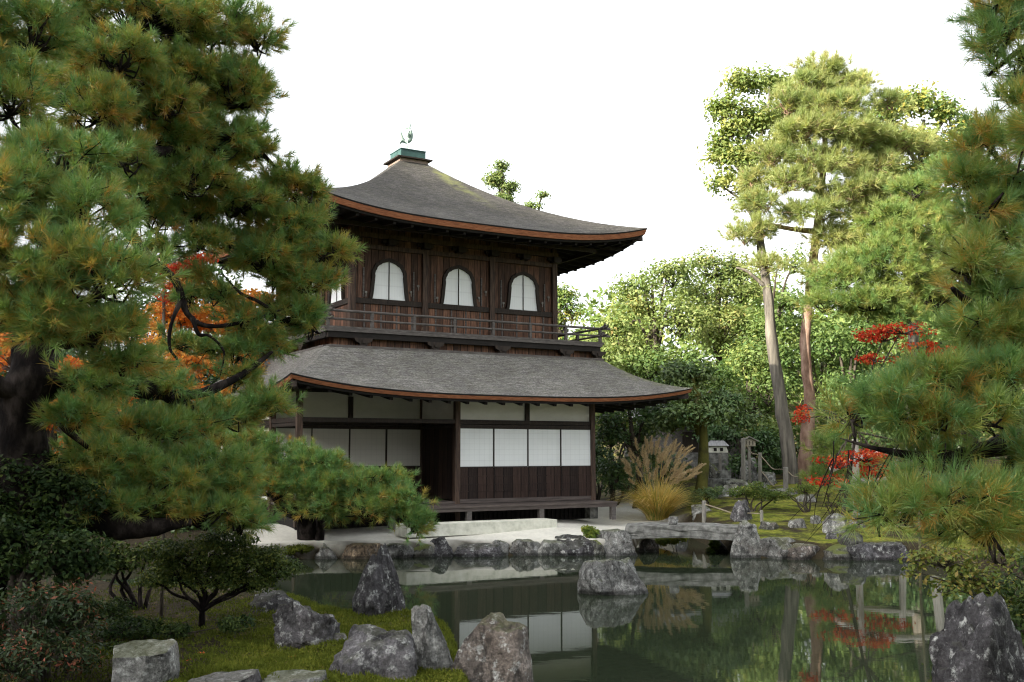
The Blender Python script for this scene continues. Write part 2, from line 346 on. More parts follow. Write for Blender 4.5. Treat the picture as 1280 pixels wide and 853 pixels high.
M['leaf_rust'] = foliage('leaf_rust', [(0.0, (0.018, 0.036, 0.013)), (0.7, (0.04, 0.06, 0.02)), (0.85, (0.14, 0.06, 0.03)), (1.0, (0.26, 0.08, 0.045))], 0.28)
M['leaf_lime'] = foliage('leaf_lime', [(0.0, (0.07, 0.12, 0.025)), (0.6, (0.17, 0.20, 0.04)), (1.0, (0.32, 0.24, 0.07))], 0.4)
M['fern'] = foliage('fern', [(0.0, (0.10, 0.17, 0.03)), (0.6, (0.24, 0.27, 0.04)), (1.0, (0.42, 0.34, 0.05))], 0.4)
M['straw'] = foliage('straw', [(0.0, (0.22, 0.28, 0.07)), (0.3, (0.60, 0.50, 0.15)), (0.7, (0.78, 0.58, 0.22)), (1.0, (0.78, 0.66, 0.40))], 0.5)
M['plume'] = foliage('plume', [(0.0, (0.45, 0.34, 0.22)), (1.0, (0.70, 0.58, 0.42))], 0.45)
M['moss_leaf'] = foliage('moss_leaf', [(0.0, (0.05, 0.06, 0.012)), (0.5, (0.10, 0.125, 0.02)), (1.0, (0.20, 0.20, 0.035))], 0.3, 0.8, 0.03)

# ------------------------------------------------------------------ ground, pond
POND = np.array([(-30, 19.5), (-13, 20.2), (-6.2, 20.9), (-4.0, 21.7), (-0.7, 22.3), (1.0, 22.35), (2.35, 22.4), (2.9, 24.2), (3.4, 27.5), (4.6, 27.3), (4.6, 24.0), (4.95, 21.9),
                 (6.0, 21.55), (8.1, 21.5), (9.2, 19.5), (8.6, 16), (7.2, 12.5), (5.4, 9.8), (4.4, 8.2), (3.2, 6.4), (1.2, 5.6), (0.0, 6.0), (-0.15, 8.0),
                 (-0.35, 10), (-0.55, 11.4), (-1.2, 12.5), (-2.0, 12.75), (-3.2, 14.2), (-5, 15.2), (-8, 15.6), (-14, 16), (-30, 16.5)], float)
def pond_sd(P):
    """signed distance to the shore, positive on land"""
    P = np.asarray(P, float); x, y = P[:, 0], P[:, 1]
    d2 = np.full(len(P), 1e9); inside = np.zeros(len(P), bool); n = len(POND)
    for i in range(n):
        a, b = POND[i], POND[(i + 1) % n]; ab = b - a
        t = np.clip(((x - a[0]) * ab[0] + (y - a[1]) * ab[1]) / (ab @ ab), 0, 1)
        d2 = np.minimum(d2, (x - a[0] - t * ab[0])**2 + (y - a[1] - t * ab[1])**2)
        cr = (a[1] > y) != (b[1] > y)
        xi = (b[0] - a[0]) * (y - a[1]) / (b[1] - a[1] + 1e-12) + a[0]
        inside ^= cr & (x < xi)
    return np.where(inside, -1, 1) * np.sqrt(d2)
def sstep(a, b, x):
    t = np.clip((x - a) / (b - a), 0, 1); return t * t * (3 - 2 * t)
def wob(x, y, k=1.0):
    return (np.sin(1.7*k*x + 0.6*y + 1) * np.cos(1.3*k*y - 0.4*x) + 0.6*np.sin(3.1*k*x + 2.2*k*y) * np.cos(2.9*k*y - 1.1*x) + 0.35*np.sin(6.3*k*x - 2) * np.sin(5.7*k*y + 1.3*x)) / 1.95
def ground_z(P):
    P = np.asarray(P, float).reshape(-1, 2); x, y = P[:, 0], P[:, 1]; d = pond_sd(P)
    far = sstep(18, 20, y)                                    # beyond the pond
    near = 0.34 + 0.05 * wob(x, y, 0.8) + 0.03 * wob(x, y, 2.3) + 0.22 * sstep(9, 3, y) + 0.12 * sstep(-5, -9, x)
    sandz = 0.33 + 0.18 * sstep(0.3, 2.8, d)
    mossz = 0.33 + 0.074 * np.clip(y - 21.8, 0, 14) + 0.03 * np.clip(y - 35.8, 0, 10) + 0.07 * wob(x, y, 0.6) + 0.035 * wob(x, y, 2.1)
    rt = sstep(3.6, 5.6, x)
    base = near * (1 - far) + far * (sandz * (1 - rt) + mossz * rt)
    hill = 0.16 * np.clip(y - 46, 0, 60) * sstep(-2, 12, x)
    p = 0.8 * x + 0.6 * y
    ridge = 88.8 * np.clip((-60 - p) / 100.0, 0, 1)  # unseen ridge behind the camera, added to shade the pavilion and foreground
    z = base + hill + ridge
    lo = -0.9 + 0.0 * x
    k = sstep(-0.35, 0.22, d)
    return lo * (1 - k) + z * k
def gz(x, y): return float(ground_z([(x, y)])[0])
def hit(px, py, water=True):
    """where the sight line through a photo pixel meets the ground (or the water)"""
    Ys = np.arange(5.5, 60, 0.02); k = at(px, py, 1.0); d = np.array((k[0], 1.0, k[2] - H))
    P = Ys[:, None] * d + np.array((0, 0, H)); g = ground_z(P[:, :2])
    if water: g = np.maximum(g, 0.0)
    i = int(np.argmax(P[:, 2] <= g)); return P[i]

def axis(segs):
    out = []
    for a, b, st in segs: out += list(np.arange(a, b, st))
    return np.array(out + [segs[-1][1]])
gx = axis([(-900, -300, 60), (-300, -40, 9), (-40, -14, 2), (-14, 11, 0.2), (11, 40, 2), (40, 120, 8), (120, 900, 65)])
gy = axis([(-400, -40, 9), (-40, 2, 4), (2, 36, 0.2), (36, 60, 2), (60, 120, 8), (120, 900, 65)])
GX, GY = np.meshgrid(gx, gy); GP = np.stack([GX.ravel(), GY.ravel()], 1); GZ = ground_z(GP); GD = pond_sd(GP)
nx, ny = len(gx), len(gy)
ii = (np.arange(ny - 1)[:, None] * nx + np.arange(nx - 1)[None, :]).ravel()
GF = np.stack([ii, ii + 1, ii + nx + 1, ii + nx], 1)
x_, y_ = GP[:, 0], GP[:, 1]
sand_w = sstep(19.5, 20.3, y_) * sstep(4.6, 3.2, x_ - 0.05 * (y_ - 22)) * sstep(33, 30, y_ - 0.58 * x_) * sstep(-6.6, -5.2, x_) * sstep(0.1, 0.3, GD)
moss_w = np.maximum(sstep(20, 21, y_) * sstep(3.6, 4.8, x_) * sstep(37, 33, y_) * sstep(0.12, 0.5, GD) * (0.42 + 0.3 * wob(x_, y_, 1.3)), sstep(17.5, 16, y_) * sstep(-3.6, -1.9, x_ + 0.25 * wob(x_, y_, 1.1)) * (0.5 + 0.3 * wob(x_, y_, 1.6)))  # near moss gives way to darker soil leftward, painting in the canopy shade
moss_w = np.maximum(moss_w, 0.2 * sstep(30, 33, y_))
ground = np_mesh('ground', np.column_stack([GP, GZ]), GF, M['ground'], smooth=True, attrs={'sand': sand_w, 'moss': moss_w}); tag(ground, kind='structure')
wv = [(-32, 4.5, 0), (13, 4.5, 0), (13, 29, 0), (-32, 29, 0)]
water = np_mesh('pond_water', wv, [(0, 1, 2, 3)], M['water']); tag(water, kind='structure')

# ------------------------------------------------------------------ foliage builders
def unit(a): return a / (np.linalg.norm(a, axis=-1, keepdims=True) + 1e-9)
def pads_world(pads):
    out = []
    for p in pads:
        cx, cy, rx, ry, Y = p[:5]
        c = at(cx, cy, Y); sx, sz = rx * Y / 1297.0, ry * Y / 1297.0
        dy = p[5] if len(p) > 5 else float(np.clip(0.8 * sx, 0.25, 1.8))
        out.append((c, np.array((sx, dy, sz))))
    return out
def lumps_of(pads, lr, rng, fill=0.75, up=-0.35):
    """clump centres spread over (and in) the pads; returns centres, outward dirs"""
    Ls, Ds, Pi = [], [], []
    for i, (c, r) in enumerate(pads):
        a = ((r[0]*r[1])**1.6 + (r[0]*r[2])**1.6 + (r[1]*r[2])**1.6) / 3
        area = 4 * math.pi * a ** (1/1.6); n = max(3, int(fill * area / (math.pi * lr * lr)))
        d = unit(rng.normal(size=(n * 3, 3))); d = d[d[:, 2] > up - 0.5 * rng.random(len(d))][:n]
        rr = np.maximum(r - lr * 0.7, r * 0.35)
        Ls.append(c + d * rr * rng.uniform(0.62, 1.06, (len(d), 1))); Ds.append(unit(d / r)); Pi.append(np.full(len(d), i))
    return np.concatenate(Ls), np.concatenate(Ds), np.concatenate(Pi)
def needle_mesh(T, D, rng, nn, length, width, tint, shoot=0.09, spread=0.75, old=0.35):
    """bottle-brush tufts: nn thin needles on each shoot tip T pointing along D"""
    n = len(T)
    k = rng.random((n, nn)) ** 1.3                                    # 0 at the tip, 1 down the shoot
    base = T[:, None, :] - D[:, None, :] * (k * shoot)[..., None]
    nd = unit(D[:, None, :] * (1.0 - 0.55 * k)[..., None] + rng.normal(size=(n, nn, 3)) * spread * 0.6)
    L = length * rng.uniform(0.75, 1.15, (n, nn, 1))
    tip = base + nd * L; tip[..., 2] -= 0.08 * L[..., 0] * (1 - np.abs(nd[..., 2]))
    side = unit(np.cross(nd, rng.normal(size=(n, nn, 3)))) * (width / 2)
    V = np.stack([base - side, base + side, tip], 2).reshape(-1, 3)
    isold = (k > 0.62) & (rng.random((n, 1)) < old)
    tt = np.clip(tint[:, None] + rng.normal(size=(n, nn)) * 0.07 + isold * rng.uniform(0.25, 0.55, (n, nn)), 0, 1)
    tt = np.repeat(tt.reshape(-1), 3)
    Fc = np.arange(len(V)).reshape(-1, 3)
    return V, Fc, tt
def pine_crown(name, pads, mat, parent, seed, lr=0.28, per=15, nn=62, length=0.13, width=0.0045, fill=0.75, base_t=0.18, old=0.4, up=-0.35, branch_mb=None, twig=0.008, lean=(0, 0, 0.55), shoot=0.09):
    rng = np.random.default_rng(seed); PW = pads_world(pads); per = int(per * 1.25)
    Lc, Ld, Pi = lumps_of(PW, lr, rng, fill * 1.75, up)
    n = len(Lc); d = unit(rng.normal(size=(n, per, 3)) + Ld[:, None, :] * 0.75 + np.array((0, 0, 0.45)))
    lrv = lr * rng.uniform(0.55, 1.65, (n, 1, 1))
    T = Lc[:, None, :] + d * lrv * np.array((1.1, 1.1, 0.7)) * rng.uniform(0.3, 1.08, (n, per, 1))
    D = unit(d + np.array(lean) + Ld[:, None, :] * 0.35)
    lump_t = rng.normal(size=(n, 1)) * 0.14 + base_t
    t = np.clip(lump_t + rng.normal(size=(n, per)) * 0.15 + (rng.random((n, per)) < 0.035) * 0.4 + 0.20 * np.clip(0.05 - d[:, :, 2], 0, 0.8), 0, 1)
    V, Fc, tt = needle_mesh(T.reshape(-1, 3), D.reshape(-1, 3), rng, nn, length, width, t.reshape(-1), shoot, old=old)
    o = np_mesh(name, V, Fc, mat, parent, attrs={'tint': tt})
    if branch_mb is not None:
        for i in range(n):
            c = PW[Pi[i]][0] - np.array((0, 0, PW[Pi[i]][1][2] * 0.45)); m_ = (c + Lc[i]) / 2 + rng.normal(size=3) * 0.06 + np.array((0, 0, -0.05))
            branch_mb.tube([c, m_, Lc[i]], [twig * 1.8, twig * 1.3, twig * 0.8], 5, 2)
            for j in range(0, per, 3):
                branch_mb.tube([Lc[i], T[i, j] - D[i, j] * shoot * 0.5], [twig * 0.7, twig * 0.4], 3, 1)
    return o
def leaf_mesh(P, Nn, rng, size, aspect, tint, droop=0.3):
    n = len(P); ax = unit(np.cross(Nn, rng.normal(size=(n, 3)))); ax[:, 2] -= droop * rng.random(n); ax = unit(ax)
    sd_ = unit(np.cross(Nn, ax)); s = size * rng.uniform(0.65, 1.25, (n, 1))
    b = P - ax * s / 2; t = P + ax * s / 2; l = P + sd_ * s * aspect / 2 - ax * s * 0.05; r = P - sd_ * s * aspect / 2 - ax * s * 0.05
    V = np.stack([b, r, t, l], 1).reshape(-1, 3); Fc = np.arange(len(V)).reshape(-1, 4)
    return V, Fc, np.repeat(tint, 4)
def leaf_crown(name, pads, mat, parent, seed, lr=0.5, per=60, size=0.16, aspect=0.5, fill=0.8, base_t=0.4, var=0.16, up=-0.6, flat=0.7, branch_mb=None, twig=0.015, world=False, droop=0.3, clump_var=0.15, shell=0.45):
    rng = np.random.default_rng(seed); PW = pads if world else pads_world(pads)
    Lc, Ld, Pi = lumps_of(PW, lr, rng, fill * (1.0 if world else 1.7), up); n = len(Lc)
    d = unit(rng.normal(size=(n, per, 3)) + Ld[:, None, :] * 0.4 + np.array((0, 0, 0.25)))
    P = Lc[:, None, :] + d * lr * rng.uniform(0.7, 1.3, (n, 1, 1)) * np.array((1, 1, flat)) * rng.uniform(shell, 1.0, (n, per, 1))
    Nn = unit(d * 0.7 + np.array((0, 0, 0.6)) + rng.normal(size=d.shape) * 0.5)
    t = np.clip(base_t + rng.normal(size=(n, 1)) * clump_var + rng.normal(size=(n, per)) * var, 0, 1)
    V, Fc, tt = leaf_mesh(P.reshape(-1, 3), Nn.reshape(-1, 3), rng, size, aspect, t.reshape(-1), droop)
    o = np_mesh(name, V, Fc, mat, parent, attrs={'tint': tt})
    if branch_mb is not None:
        for i in range(n):
            c = PW[Pi[i]][0] - np.array((0, 0, PW[Pi[i]][1][2] * 0.5)); m_ = (c + Lc[i]) / 2 + rng.normal(size=3) * 0.1 * lr
            branch_mb.tube([c, m_, Lc[i]], [twig * 1.6, twig * 1.2, twig * 0.5], 5, 2)
    return o
def limb(mb, pts, w0, w1, n=9):
    """points (px,py,Y) with pixel half-widths turned into metres"""
    P = [at(*p) for p in pts]; R = np.linspace(w0, w1, len(P)) * np.array([p[2] for p in pts]) / 1297.0
    mb.tube(P, list(R), n, 4)

def tree_root(name, loc, label, cat, group=None):
    r = empty(name, loc); tag(r, label, cat, group); return r
def rel(root, o):
    """parts were built in world space: move them under their root without changing where they are"""
    o.parent = root; o.matrix_parent_inverse = root.matrix_basis.inverted()

# ------------------------------------------------------------------ rocks
def rock(name, loc, size, seed, mat, label, group=None, sub=4, rz=0.0, cuts=9, rough=0.10, lean=(0, 0), top=None, cat='rock', low=0.5, power=1.0, strat=0.0):
    rnd = random.Random(seed)
    bm = bmesh.new(); bmesh.ops.create_icosphere(bm, subdivisions=sub, radius=1.0)
    planes = []
    for i in range(cuts):
        v = Vector((rnd.gauss(0, 1), rnd.gauss(0, 1), rnd.gauss(0, 0.8))).normalized(); planes.append((v, rnd.uniform(0.55, 0.86)))
    if top: planes.append((Vector((rnd.uniform(-.15, .15), rnd.uniform(-.15, .15), 1)).normalized(), top))
    off = Vector((seed * 1.37 % 50, seed * 2.11 % 50, seed * 0.73 % 50))
    for v in bm.verts:
        p = v.co.copy(); p *= 1.0 / (abs(p.x) ** 4 + abs(p.y) ** 4 + abs(p.z) ** 4) ** 0.25
        for nrm, o in planes:
            e = p.dot(nrm) - o * 1.08
            if e > 0: p -= nrm * e * 0.97
        q = Vector((p.x, p.y, p.z * (1 + strat)))
        dsp = (mnoise.fractal(q * 1.6 + off, 0.9, 2.1, 5) * 0.9 + (0.35 - abs(mnoise.noise(q * 2.6 + off))) * 0.9 + mnoise.fractal(q * 7 + off, 0.8, 2.2, 3) * 0.30) * rough
        p += v.normal * dsp * 1.3
        zz = max(p.z, -low)
        tp = 1.0 - (max(zz, 0)) * (power - 1) * 0.55
        v.co = (p.x * size[0] / 2 * tp + lean[0] * zz, p.y * size[1] / 2 * tp + lean[1] * zz, (zz + low) / (1 + low) * size[2])
    co = np.array([v.co[:] for v in bm.verts]); lo, hi = co.min(0), co.max(0)
    for v in bm.verts:
        v.co = ((v.co.x - (lo[0] + hi[0]) / 2) * size[0] / (hi[0] - lo[0]), (v.co.y - (lo[1] + hi[1]) / 2) * size[1] / (hi[1] - lo[1]), (v.co.z - lo[2]) * size[2] / (hi[2] - lo[2]))
    me = bpy.data.meshes.new(name); bm.to_mesh(me); bm.free(); me.materials.append(mat)
    me.polygons.foreach_set('use_smooth', np.ones(len(me.polygons), dtype=bool))
    o = bpy.data.objects.new(name, me); C.objects.link(o); o.location = loc; o.rotation_euler = (0, 0, rz)
    tag(o, label, cat, group)
    return o
def rock_px(px, py_base, Y, wpx, hpx, seed, mat, label, depth=None, sink=0.12, **kw):
    s = Y / 1297.0; b = at(px, py_base, Y); wd = wpx * s * 1.08; ht = hpx * s + sink
    return rock('rock', (b[0], b[1], b[2] - sink), (wd, depth or wd * 0.85, ht), seed, mat, label, **kw)


# ------------------------------------------------------------------ the pavilion (local frame: x along the front to the right, y into the depth, z above its ground)
PA = (2.08, 27.0, H - 1.74)
pav = empty('wooden_pavilion', PA, math.radians(30.0))
tag(pav, 'two storey dark wooden temple pavilion with bark shingle roofs and white paper windows', 'temple')
def E(e): return e + 1.74            # heights measured from eye level
K = 0.985

def hip_sheet(outer, inner, zmid, up, zin, conc, nu=40, nw=14, zfun=None, power=3.2):
    """four sloping sides between an outer and an inner rectangle; returns verts, faces and the outer rim"""
    V, Fq, rims = [], [], []
    ox0, ox1, oy0, oy1 = outer; ix0, ix1, iy0, iy1 = inner
    oc = [(ox0, oy0), (ox1, oy0), (ox1, oy1), (ox0, oy1)]; ic = [(ix0, iy0), (ix1, iy0), (ix1, iy1), (ix0, iy1)]
    for k in range(4):
        a, b = oc[k], oc[(k + 1) % 4]; c, d = ic[k], ic[(k + 1) % 4]; base = len(V); rim = []
        for i in range(nu + 1):
            u = i / nu; e = abs(2 * u - 1)
            ze = zmid + up * e ** power
            po = (a[0] + (b[0]-a[0])*u, a[1] + (b[1]-a[1])*u); pi_ = (c[0] + (d[0]-c[0])*u, c[1] + (d[1]-c[1])*u)
            for j in range(nw + 1):
                w_ = j / nw
                zz = zmid + (zin - zmid) * (w_ * (1 - conc) + conc * w_ * w_) + up * e ** power * (1 - w_) ** 2.0
                V.append((po[0] + (pi_[0]-po[0])*w_, po[1] + (pi_[1]-po[1])*w_, zz))
            rim.append((po[0], po[1], ze))
        for i in range(nu):
            for j in range(nw):
                q = base + i * (nw + 1) + j
                Fq.append((q, q + nw + 1, q + nw + 2, q + 1))
        rims.append(rim)
    return V, Fq, rims

def rim_band(rims, z0, z1, inset0, inset1, thick, name, mat, parent):
    """a band running round the eave: from z0 to z1 below the rim, set in by inset"""
    mb = MB(); nrm = [(0, 1), (-1, 0), (0, -1), (1, 0)]
    for k, rim in enumerate(rims):
        n = nrm[k]; t = (nrm[(k + 1) % 4], nrm[(k + 3) % 4])
        L = len(rim); vs = []
        for i, p in enumerate(rim):
            u = i / (L - 1)
            def ins(d):                                   # inset, mitred at the corners
                sx = t[1][0] * d if i == 0 else (t[0][0] * d if i == L - 1 else 0); sy = t[1][1] * d if i == 0 else (t[0][1] * d if i == L - 1 else 0)
                return (p[0] + n[0] * d + sx, p[1] + n[1] * d + sy)
            a = ins(inset0); b = ins(inset1); c = ins(inset1 + thick); d_ = ins(inset0 + thick)
            vs += [(a[0], a[1], p[2] - z0), (b[0], b[1], p[2] - z1), (c[0], c[1], p[2] - z1), (d_[0], d_[1], p[2] - z0)]
        fs = []
        for i in range(L - 1):
            q = 4 * i
            for j in range(4): fs.append((q + j, q + (j + 1) % 4, q + 4 + (j + 1) % 4, q + 4 + j))
        mb.add(vs, fs)
    return mb.build(name, mat, parent)

def make_roof(name, outer, inner, zmid, up, zin, conc, band, wall, wall_z, mat, mossfun):
    V, Fq, rims = hip_sheet(outer, inner, E(zmid), up, E(zin), conc)
    rf = np_mesh(name, V, Fq, mat, pav, smooth=True, attrs={'mossy': [mossfun(*p) for p in V]})
    rim_band(rims, 0.0, 0.035, 0.0, 0.012, 0.05, 'shingle_edge', M['black_wood'], rf)
    rim_band(rims, 0.036, band, 0.014, 0.05, 0.10, 'eave_band', M['eave_cedar'], rf)
    rim_band(rims, band + 0.001, band + 0.055, 0.085, 0.10, 0.08, 'eave_batten', M['black_wood'], rf)
    so_ = (outer[0] + 0.10, outer[1] - 0.10, outer[2] + 0.10, outer[3] - 0.10)
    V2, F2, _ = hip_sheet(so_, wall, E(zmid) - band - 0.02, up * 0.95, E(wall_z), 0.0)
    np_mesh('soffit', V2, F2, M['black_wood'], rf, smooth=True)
    return rf

LOW_OUT = (-8.50, 2.38, -1.25, 9.9); LOW_IN = (-7.10, 0.72, 0.50, 8.28)
UP_OUT = (-8.02, 1.68, -0.30, 9.08); UP_IN = (-3.70, -2.90, 4.09, 4.89)
def moss_low(x, y, z): return 0.55 * max(0, 1 - abs((x - 0.7) + (y - 0.5) * -1.0 * -1 - 0.0) / 0.6) * (1 if x > 0.5 and y < 1 else 0) + 0.12
def moss_up(x, y, z):
    dd = abs(x - (-2.80 + (4.1 - y) * 0.38)); return (max(0, 1 - dd / 0.34) * max(0, min(1, (y - 1.6) / 1.6)) if y < 4.15 else 0) * 1.2 + 0.06
lower_roof = make_roof('lower_roof', LOW_OUT, LOW_IN, 1.27, 0.34, 2.40, 0.28, 0.115, (-7.88, 0.0, 0.0, 6.9), 1.42, M['bark_roof_pale'], moss_low)
upper_roof = make_roof('upper_roof', UP_OUT, UP_IN, 5.545, 0.44, 8.20, 0.42, 0.165, (-6.13, -0.25, 1.45, 7.33), 5.66, M['bark_roof'], moss_up)

# hip rafters and common rafters under the eaves (one mesh each, copies share it)
def rafter_set(parent, outer, wall, zmid, up, band, wall_z, step, sect, sides):
    for side in sides:
        if side == 'front': a0, a1 = outer[0] + 0.45, outer[1] - 0.35
        else: a0, a1 = outer[2] + 0.45, outer[3] - 0.5
        n = int((a1 - a0) / step)
        for i in range(n + 1):
            a = a0 + (a1 - a0) * i / n; u = (a - (outer[0] if side == 'front' else outer[2])) / ((outer[1] - outer[0]) if side == 'front' else (outer[3] - outer[2]))
            ze = E(zmid) + up * abs(2*u - 1) ** 3.2 - band - 0.075
            if side == 'front':
                wx = min(max(a, wall[0] - 0.0), wall[1]); p, q = (a, outer[2] + 0.16, ze), (a if wall[0] <= a <= wall[1] else a, wall[2] + 0.02, E(wall_z) - 0.06)
            elif side == 'right': p, q = (outer[1] - 0.16, a, ze), (wall[1] + 0.02, a, E(wall_z) - 0.06)
            else: p, q = (outer[0] + 0.16, a, ze), (wall[0] - 0.02, a, E(wall_z) - 0.06)
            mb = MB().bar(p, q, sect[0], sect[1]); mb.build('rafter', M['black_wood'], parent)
rafter_set(lower_roof, LOW_OUT, (-7.88, 0, 0, 6.9), 1.27, 0.34, 0.115, 1.40, 0.47, (0.075, 0.085), ('front', 'right'))
rafter_set(upper_roof, UP_OUT, (-6.13, -0.25, 1.45, 7.33), 5.545, 0.44, 0.165, 5.62, 0.45, (0.07, 0.09), ('front', 'right'))
for (p, q) in (((UP_OUT[1]-0.1, UP_OUT[2]+0.1, E(5.98)-0.24), (-0.25, 1.45, E(5.60))), ((UP_OUT[0]+0.1, UP_OUT[2]+0.1, E(5.98)-0.24), (-6.13, 1.45, E(5.60)))):
    MB().bar(p, q, 0.16, 0.18).build('hip_rafter', M['dark_wood'], upper_roof)
for (p, q) in (((LOW_OUT[1]-0.1, LOW_OUT[2]+0.1, E(1.60)-0.20), (0.0, 0.0, E(1.36))), ((LOW_OUT[0]+0.1, LOW_OUT[2]+0.1, E(1.60)-0.20), (-7.88, 0.0, E(1.36)))):
    MB().bar(p, q, 0.13, 0.15).build('hip_rafter', M['dark_wood'], lower_roof)
# purlin bands seen in the dark under the upper eave
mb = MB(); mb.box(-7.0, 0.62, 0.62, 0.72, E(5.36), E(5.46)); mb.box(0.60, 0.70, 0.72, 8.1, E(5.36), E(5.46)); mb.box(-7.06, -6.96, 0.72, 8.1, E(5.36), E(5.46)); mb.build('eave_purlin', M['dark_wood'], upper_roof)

# roof cap: stone coloured plate and copper box
CX, CY = -3.30, 4.49
def sq(mb, h, z0, z1): return mb.box(CX-h, CX+h, CY-h, CY+h, E(z0), E(z1))
sq(MB(), 0.44, 8.17, 8.26).build('cap_plate', M['pink_stone'], upper_roof)
sq(MB(), 0.54, 8.262, 8.30).build('cap_flashing', M['dark_wood'], upper_roof)
sq(sq(MB(), 0.385, 8.302, 8.54), 0.40, 8.542, 8.565).build('cap_box', M['copper'], upper_roof)

# ---- upper storey
UX0, UX1, UY0, UY1 = -6.13, -0.25, 1.45, 7.33; BAY = (UX1 - UX0) / 3
mb = MB(); mb.box(UX0, UX1, UY0, UY0+0.06, E(3.74), E(5.6)); mb.box(UX0, UX0+0.06, UY0+0.061, UY1-0.061, E(3.74), E(5.6)); mb.box(UX1-0.06, UX1, UY0+0.061, UY1-0.061, E(3.74), E(5.6)); mb.box(UX0, UX1, UY1-0.06, UY1, E(3.74), E(5.6))
mb.build('upper_wall', M['wall_board'], pav)
mb = MB(); mb.box(UX0, UX1, UY0-0.012, UY0+0.05, E(2.84), E(3.60)); mb.box(UX0-0.012, UX0+0.05, UY0+0.051, UY1-0.051, E(2.84), E(3.60)); mb.box(UX1-0.05, UX1+0.012, UY0+0.051, UY1-0.051, E(2.84), E(3.60)); mb.box(UX0, UX1, UY1-0.05, UY1+0.012, E(2.84), E(3.60))
mb.build('wall_skirt', M['skirt_board'], pav)
mb = MB(); mb.box(UX0-0.02, UX1+0.02, UY0-0.05, UY0+0.08, E(3.602), E(3.735)); mb.box(UX0-0.05, UX0+0.08, UY0+0.081, UY1, E(3.602), E(3.735)); mb.box(UX1-0.08, UX1+0.05, UY0+0.081, UY1, E(3.602), E(3.735))
mb.build('window_rail', M['dark_wood'], pav)
mb = MB(); mb.box(UX0-0.06, UX1+0.06, UY0-0.075, UY0-0.001, E(4.98), E(5.09)); mb.box(UX0-0.075, UX0-0.001, UY0, UY1, E(4.98), E(5.09)); mb.box(UX1+0.001, UX1+0.075, UY0, UY1, E(4.98), E(5.09))
mb.box(UX0-0.10, UX1+0.10, UY0-0.11, UY0-0.001, E(5.26), E(5.38)); mb.box(UX0-0.11, UX0-0.001, UY0, UY1, E(5.26), E(5.38)); mb.box(UX1+0.001, UX1+0.11, UY0, UY1, E(5.26), E(5.38))
mb.build('tie_beam', M['post_wood'], pav)
post_u = MB().box(-0.075, 0.075, -0.075, 0.075, E(2.83), E(5.5)).build('upper_post', M['post_wood'], pav)
spots = [(UX0 + i*BAY, UY0 - 0.02) for i in range(4)] + [(UX0 - 0.02, UY0 + i*BAY) for i in (1, 2, 3)] + [(UX1 + 0.02, UY0 + i*BAY) for i in (1, 2, 3)]
post_u.location = (spots[0][0], spots[0][1], 0)
for sx, sy in spots[1:]: dup(post_u, pav, (sx, sy, 0))
# bracket blocks above the upper wall
blk = MB(); blk.box(-0.10, 0.10, -0.22, 0.0, E(5.10), E(5.25)); blk.box(-0.22, 0.22, -0.10, -0.03, E(5.16), E(5.24))
bk = blk.build('bracket_block', M['dark_wood'], pav); bx_ = [UX0 + i*BAY/2 for i in range(7)]; bk.location = (bx_[0], UY0 - 0.01, 0)
for x in bx_[1:]: dup(bk, pav, (x, UY0 - 0.01, 0))

# bell-shaped windows: scalloped frame, white paper pane in two leaves
def bell(half_b, half_t, h, grow=0.0):
    """outline from bottom left over the top to bottom right (x, z)"""
    L = []
    for i in range(9):
        t = i / 8; L.append((-(half_b + (half_t - half_b) * (t ** 0.7)) - grow, t * h * 0.60 - (grow if i == 0 else 0) * 0))
    arch = [(-half_t*1.02, h*0.66), (-half_t*0.97, h*0.74), (-half_t*0.90, h*0.775), (-half_t*0.86, h*0.83), (-half_t*0.74, h*0.89), (-half_t*0.60, h*0.915), (-half_t*0.50, h*0.955), (-half_t*0.28, h*0.985), (0, h*1.02)]
    for x, z in arch:
        n = math.hypot(x, (z - h*0.5)) + 1e-6; L.append((x + x / n * grow, z + (z - h*0.5) / n * grow))
    R = [(-x, z) for x, z in reversed(L[:-1])]
    return L + R
def make_window(n):
    fr_o, fr_i = bell(0.455, 0.385, 0.95, 0.085), bell(0.455, 0.385, 0.95, 0.0)
    mb = MB(); n_ = len(fr_o); vs = [(x, y, z) for (ring, y) in ((fr_o, 0.0), (fr_o, -0.07), (fr_i, -0.07), (fr_i, 0.0)) for x, z in ring]
    fs = []
    for r in range(3):
        for i in range(n_ - 1): fs.append((r*n_ + i, r*n_ + i + 1, (r+1)*n_ + i + 1, (r+1)*n_ + i))
    mb.add(vs, fs); fr = mb.build('bell_window', M['dark_wood'], pav)
    pane = MB(); pane.add([(x, -0.014, z) for x, z in fr_i], [tuple(range(n_))]); pane.build('pane', M['paper_window'], fr)
    MB().box(-0.012, 0.012, -0.03, -0.015, 0.0, 0.95).build('mullion', M['black_wood'], fr)
    return fr
win = make_window(0); win.location = (UX0 + BAY*0.5, UY0 - 0.002, E(3.737))
wins = [win]
for i, (loc, rz) in enumerate([((UX0 + BAY*1.5, UY0 - 0.002, E(3.737)), 0), ((UX0 + BAY*2.5, UY0 - 0.002, E(3.737)), 0)] + [((UX0 - 0.002, UY0 + BAY*(k + .5), E(3.737)), -math.pi/2) for k in range(3)]):
    c = dup(win, pav, loc, (0, 0, rz))
    for ch in win.children: dup(ch, c)
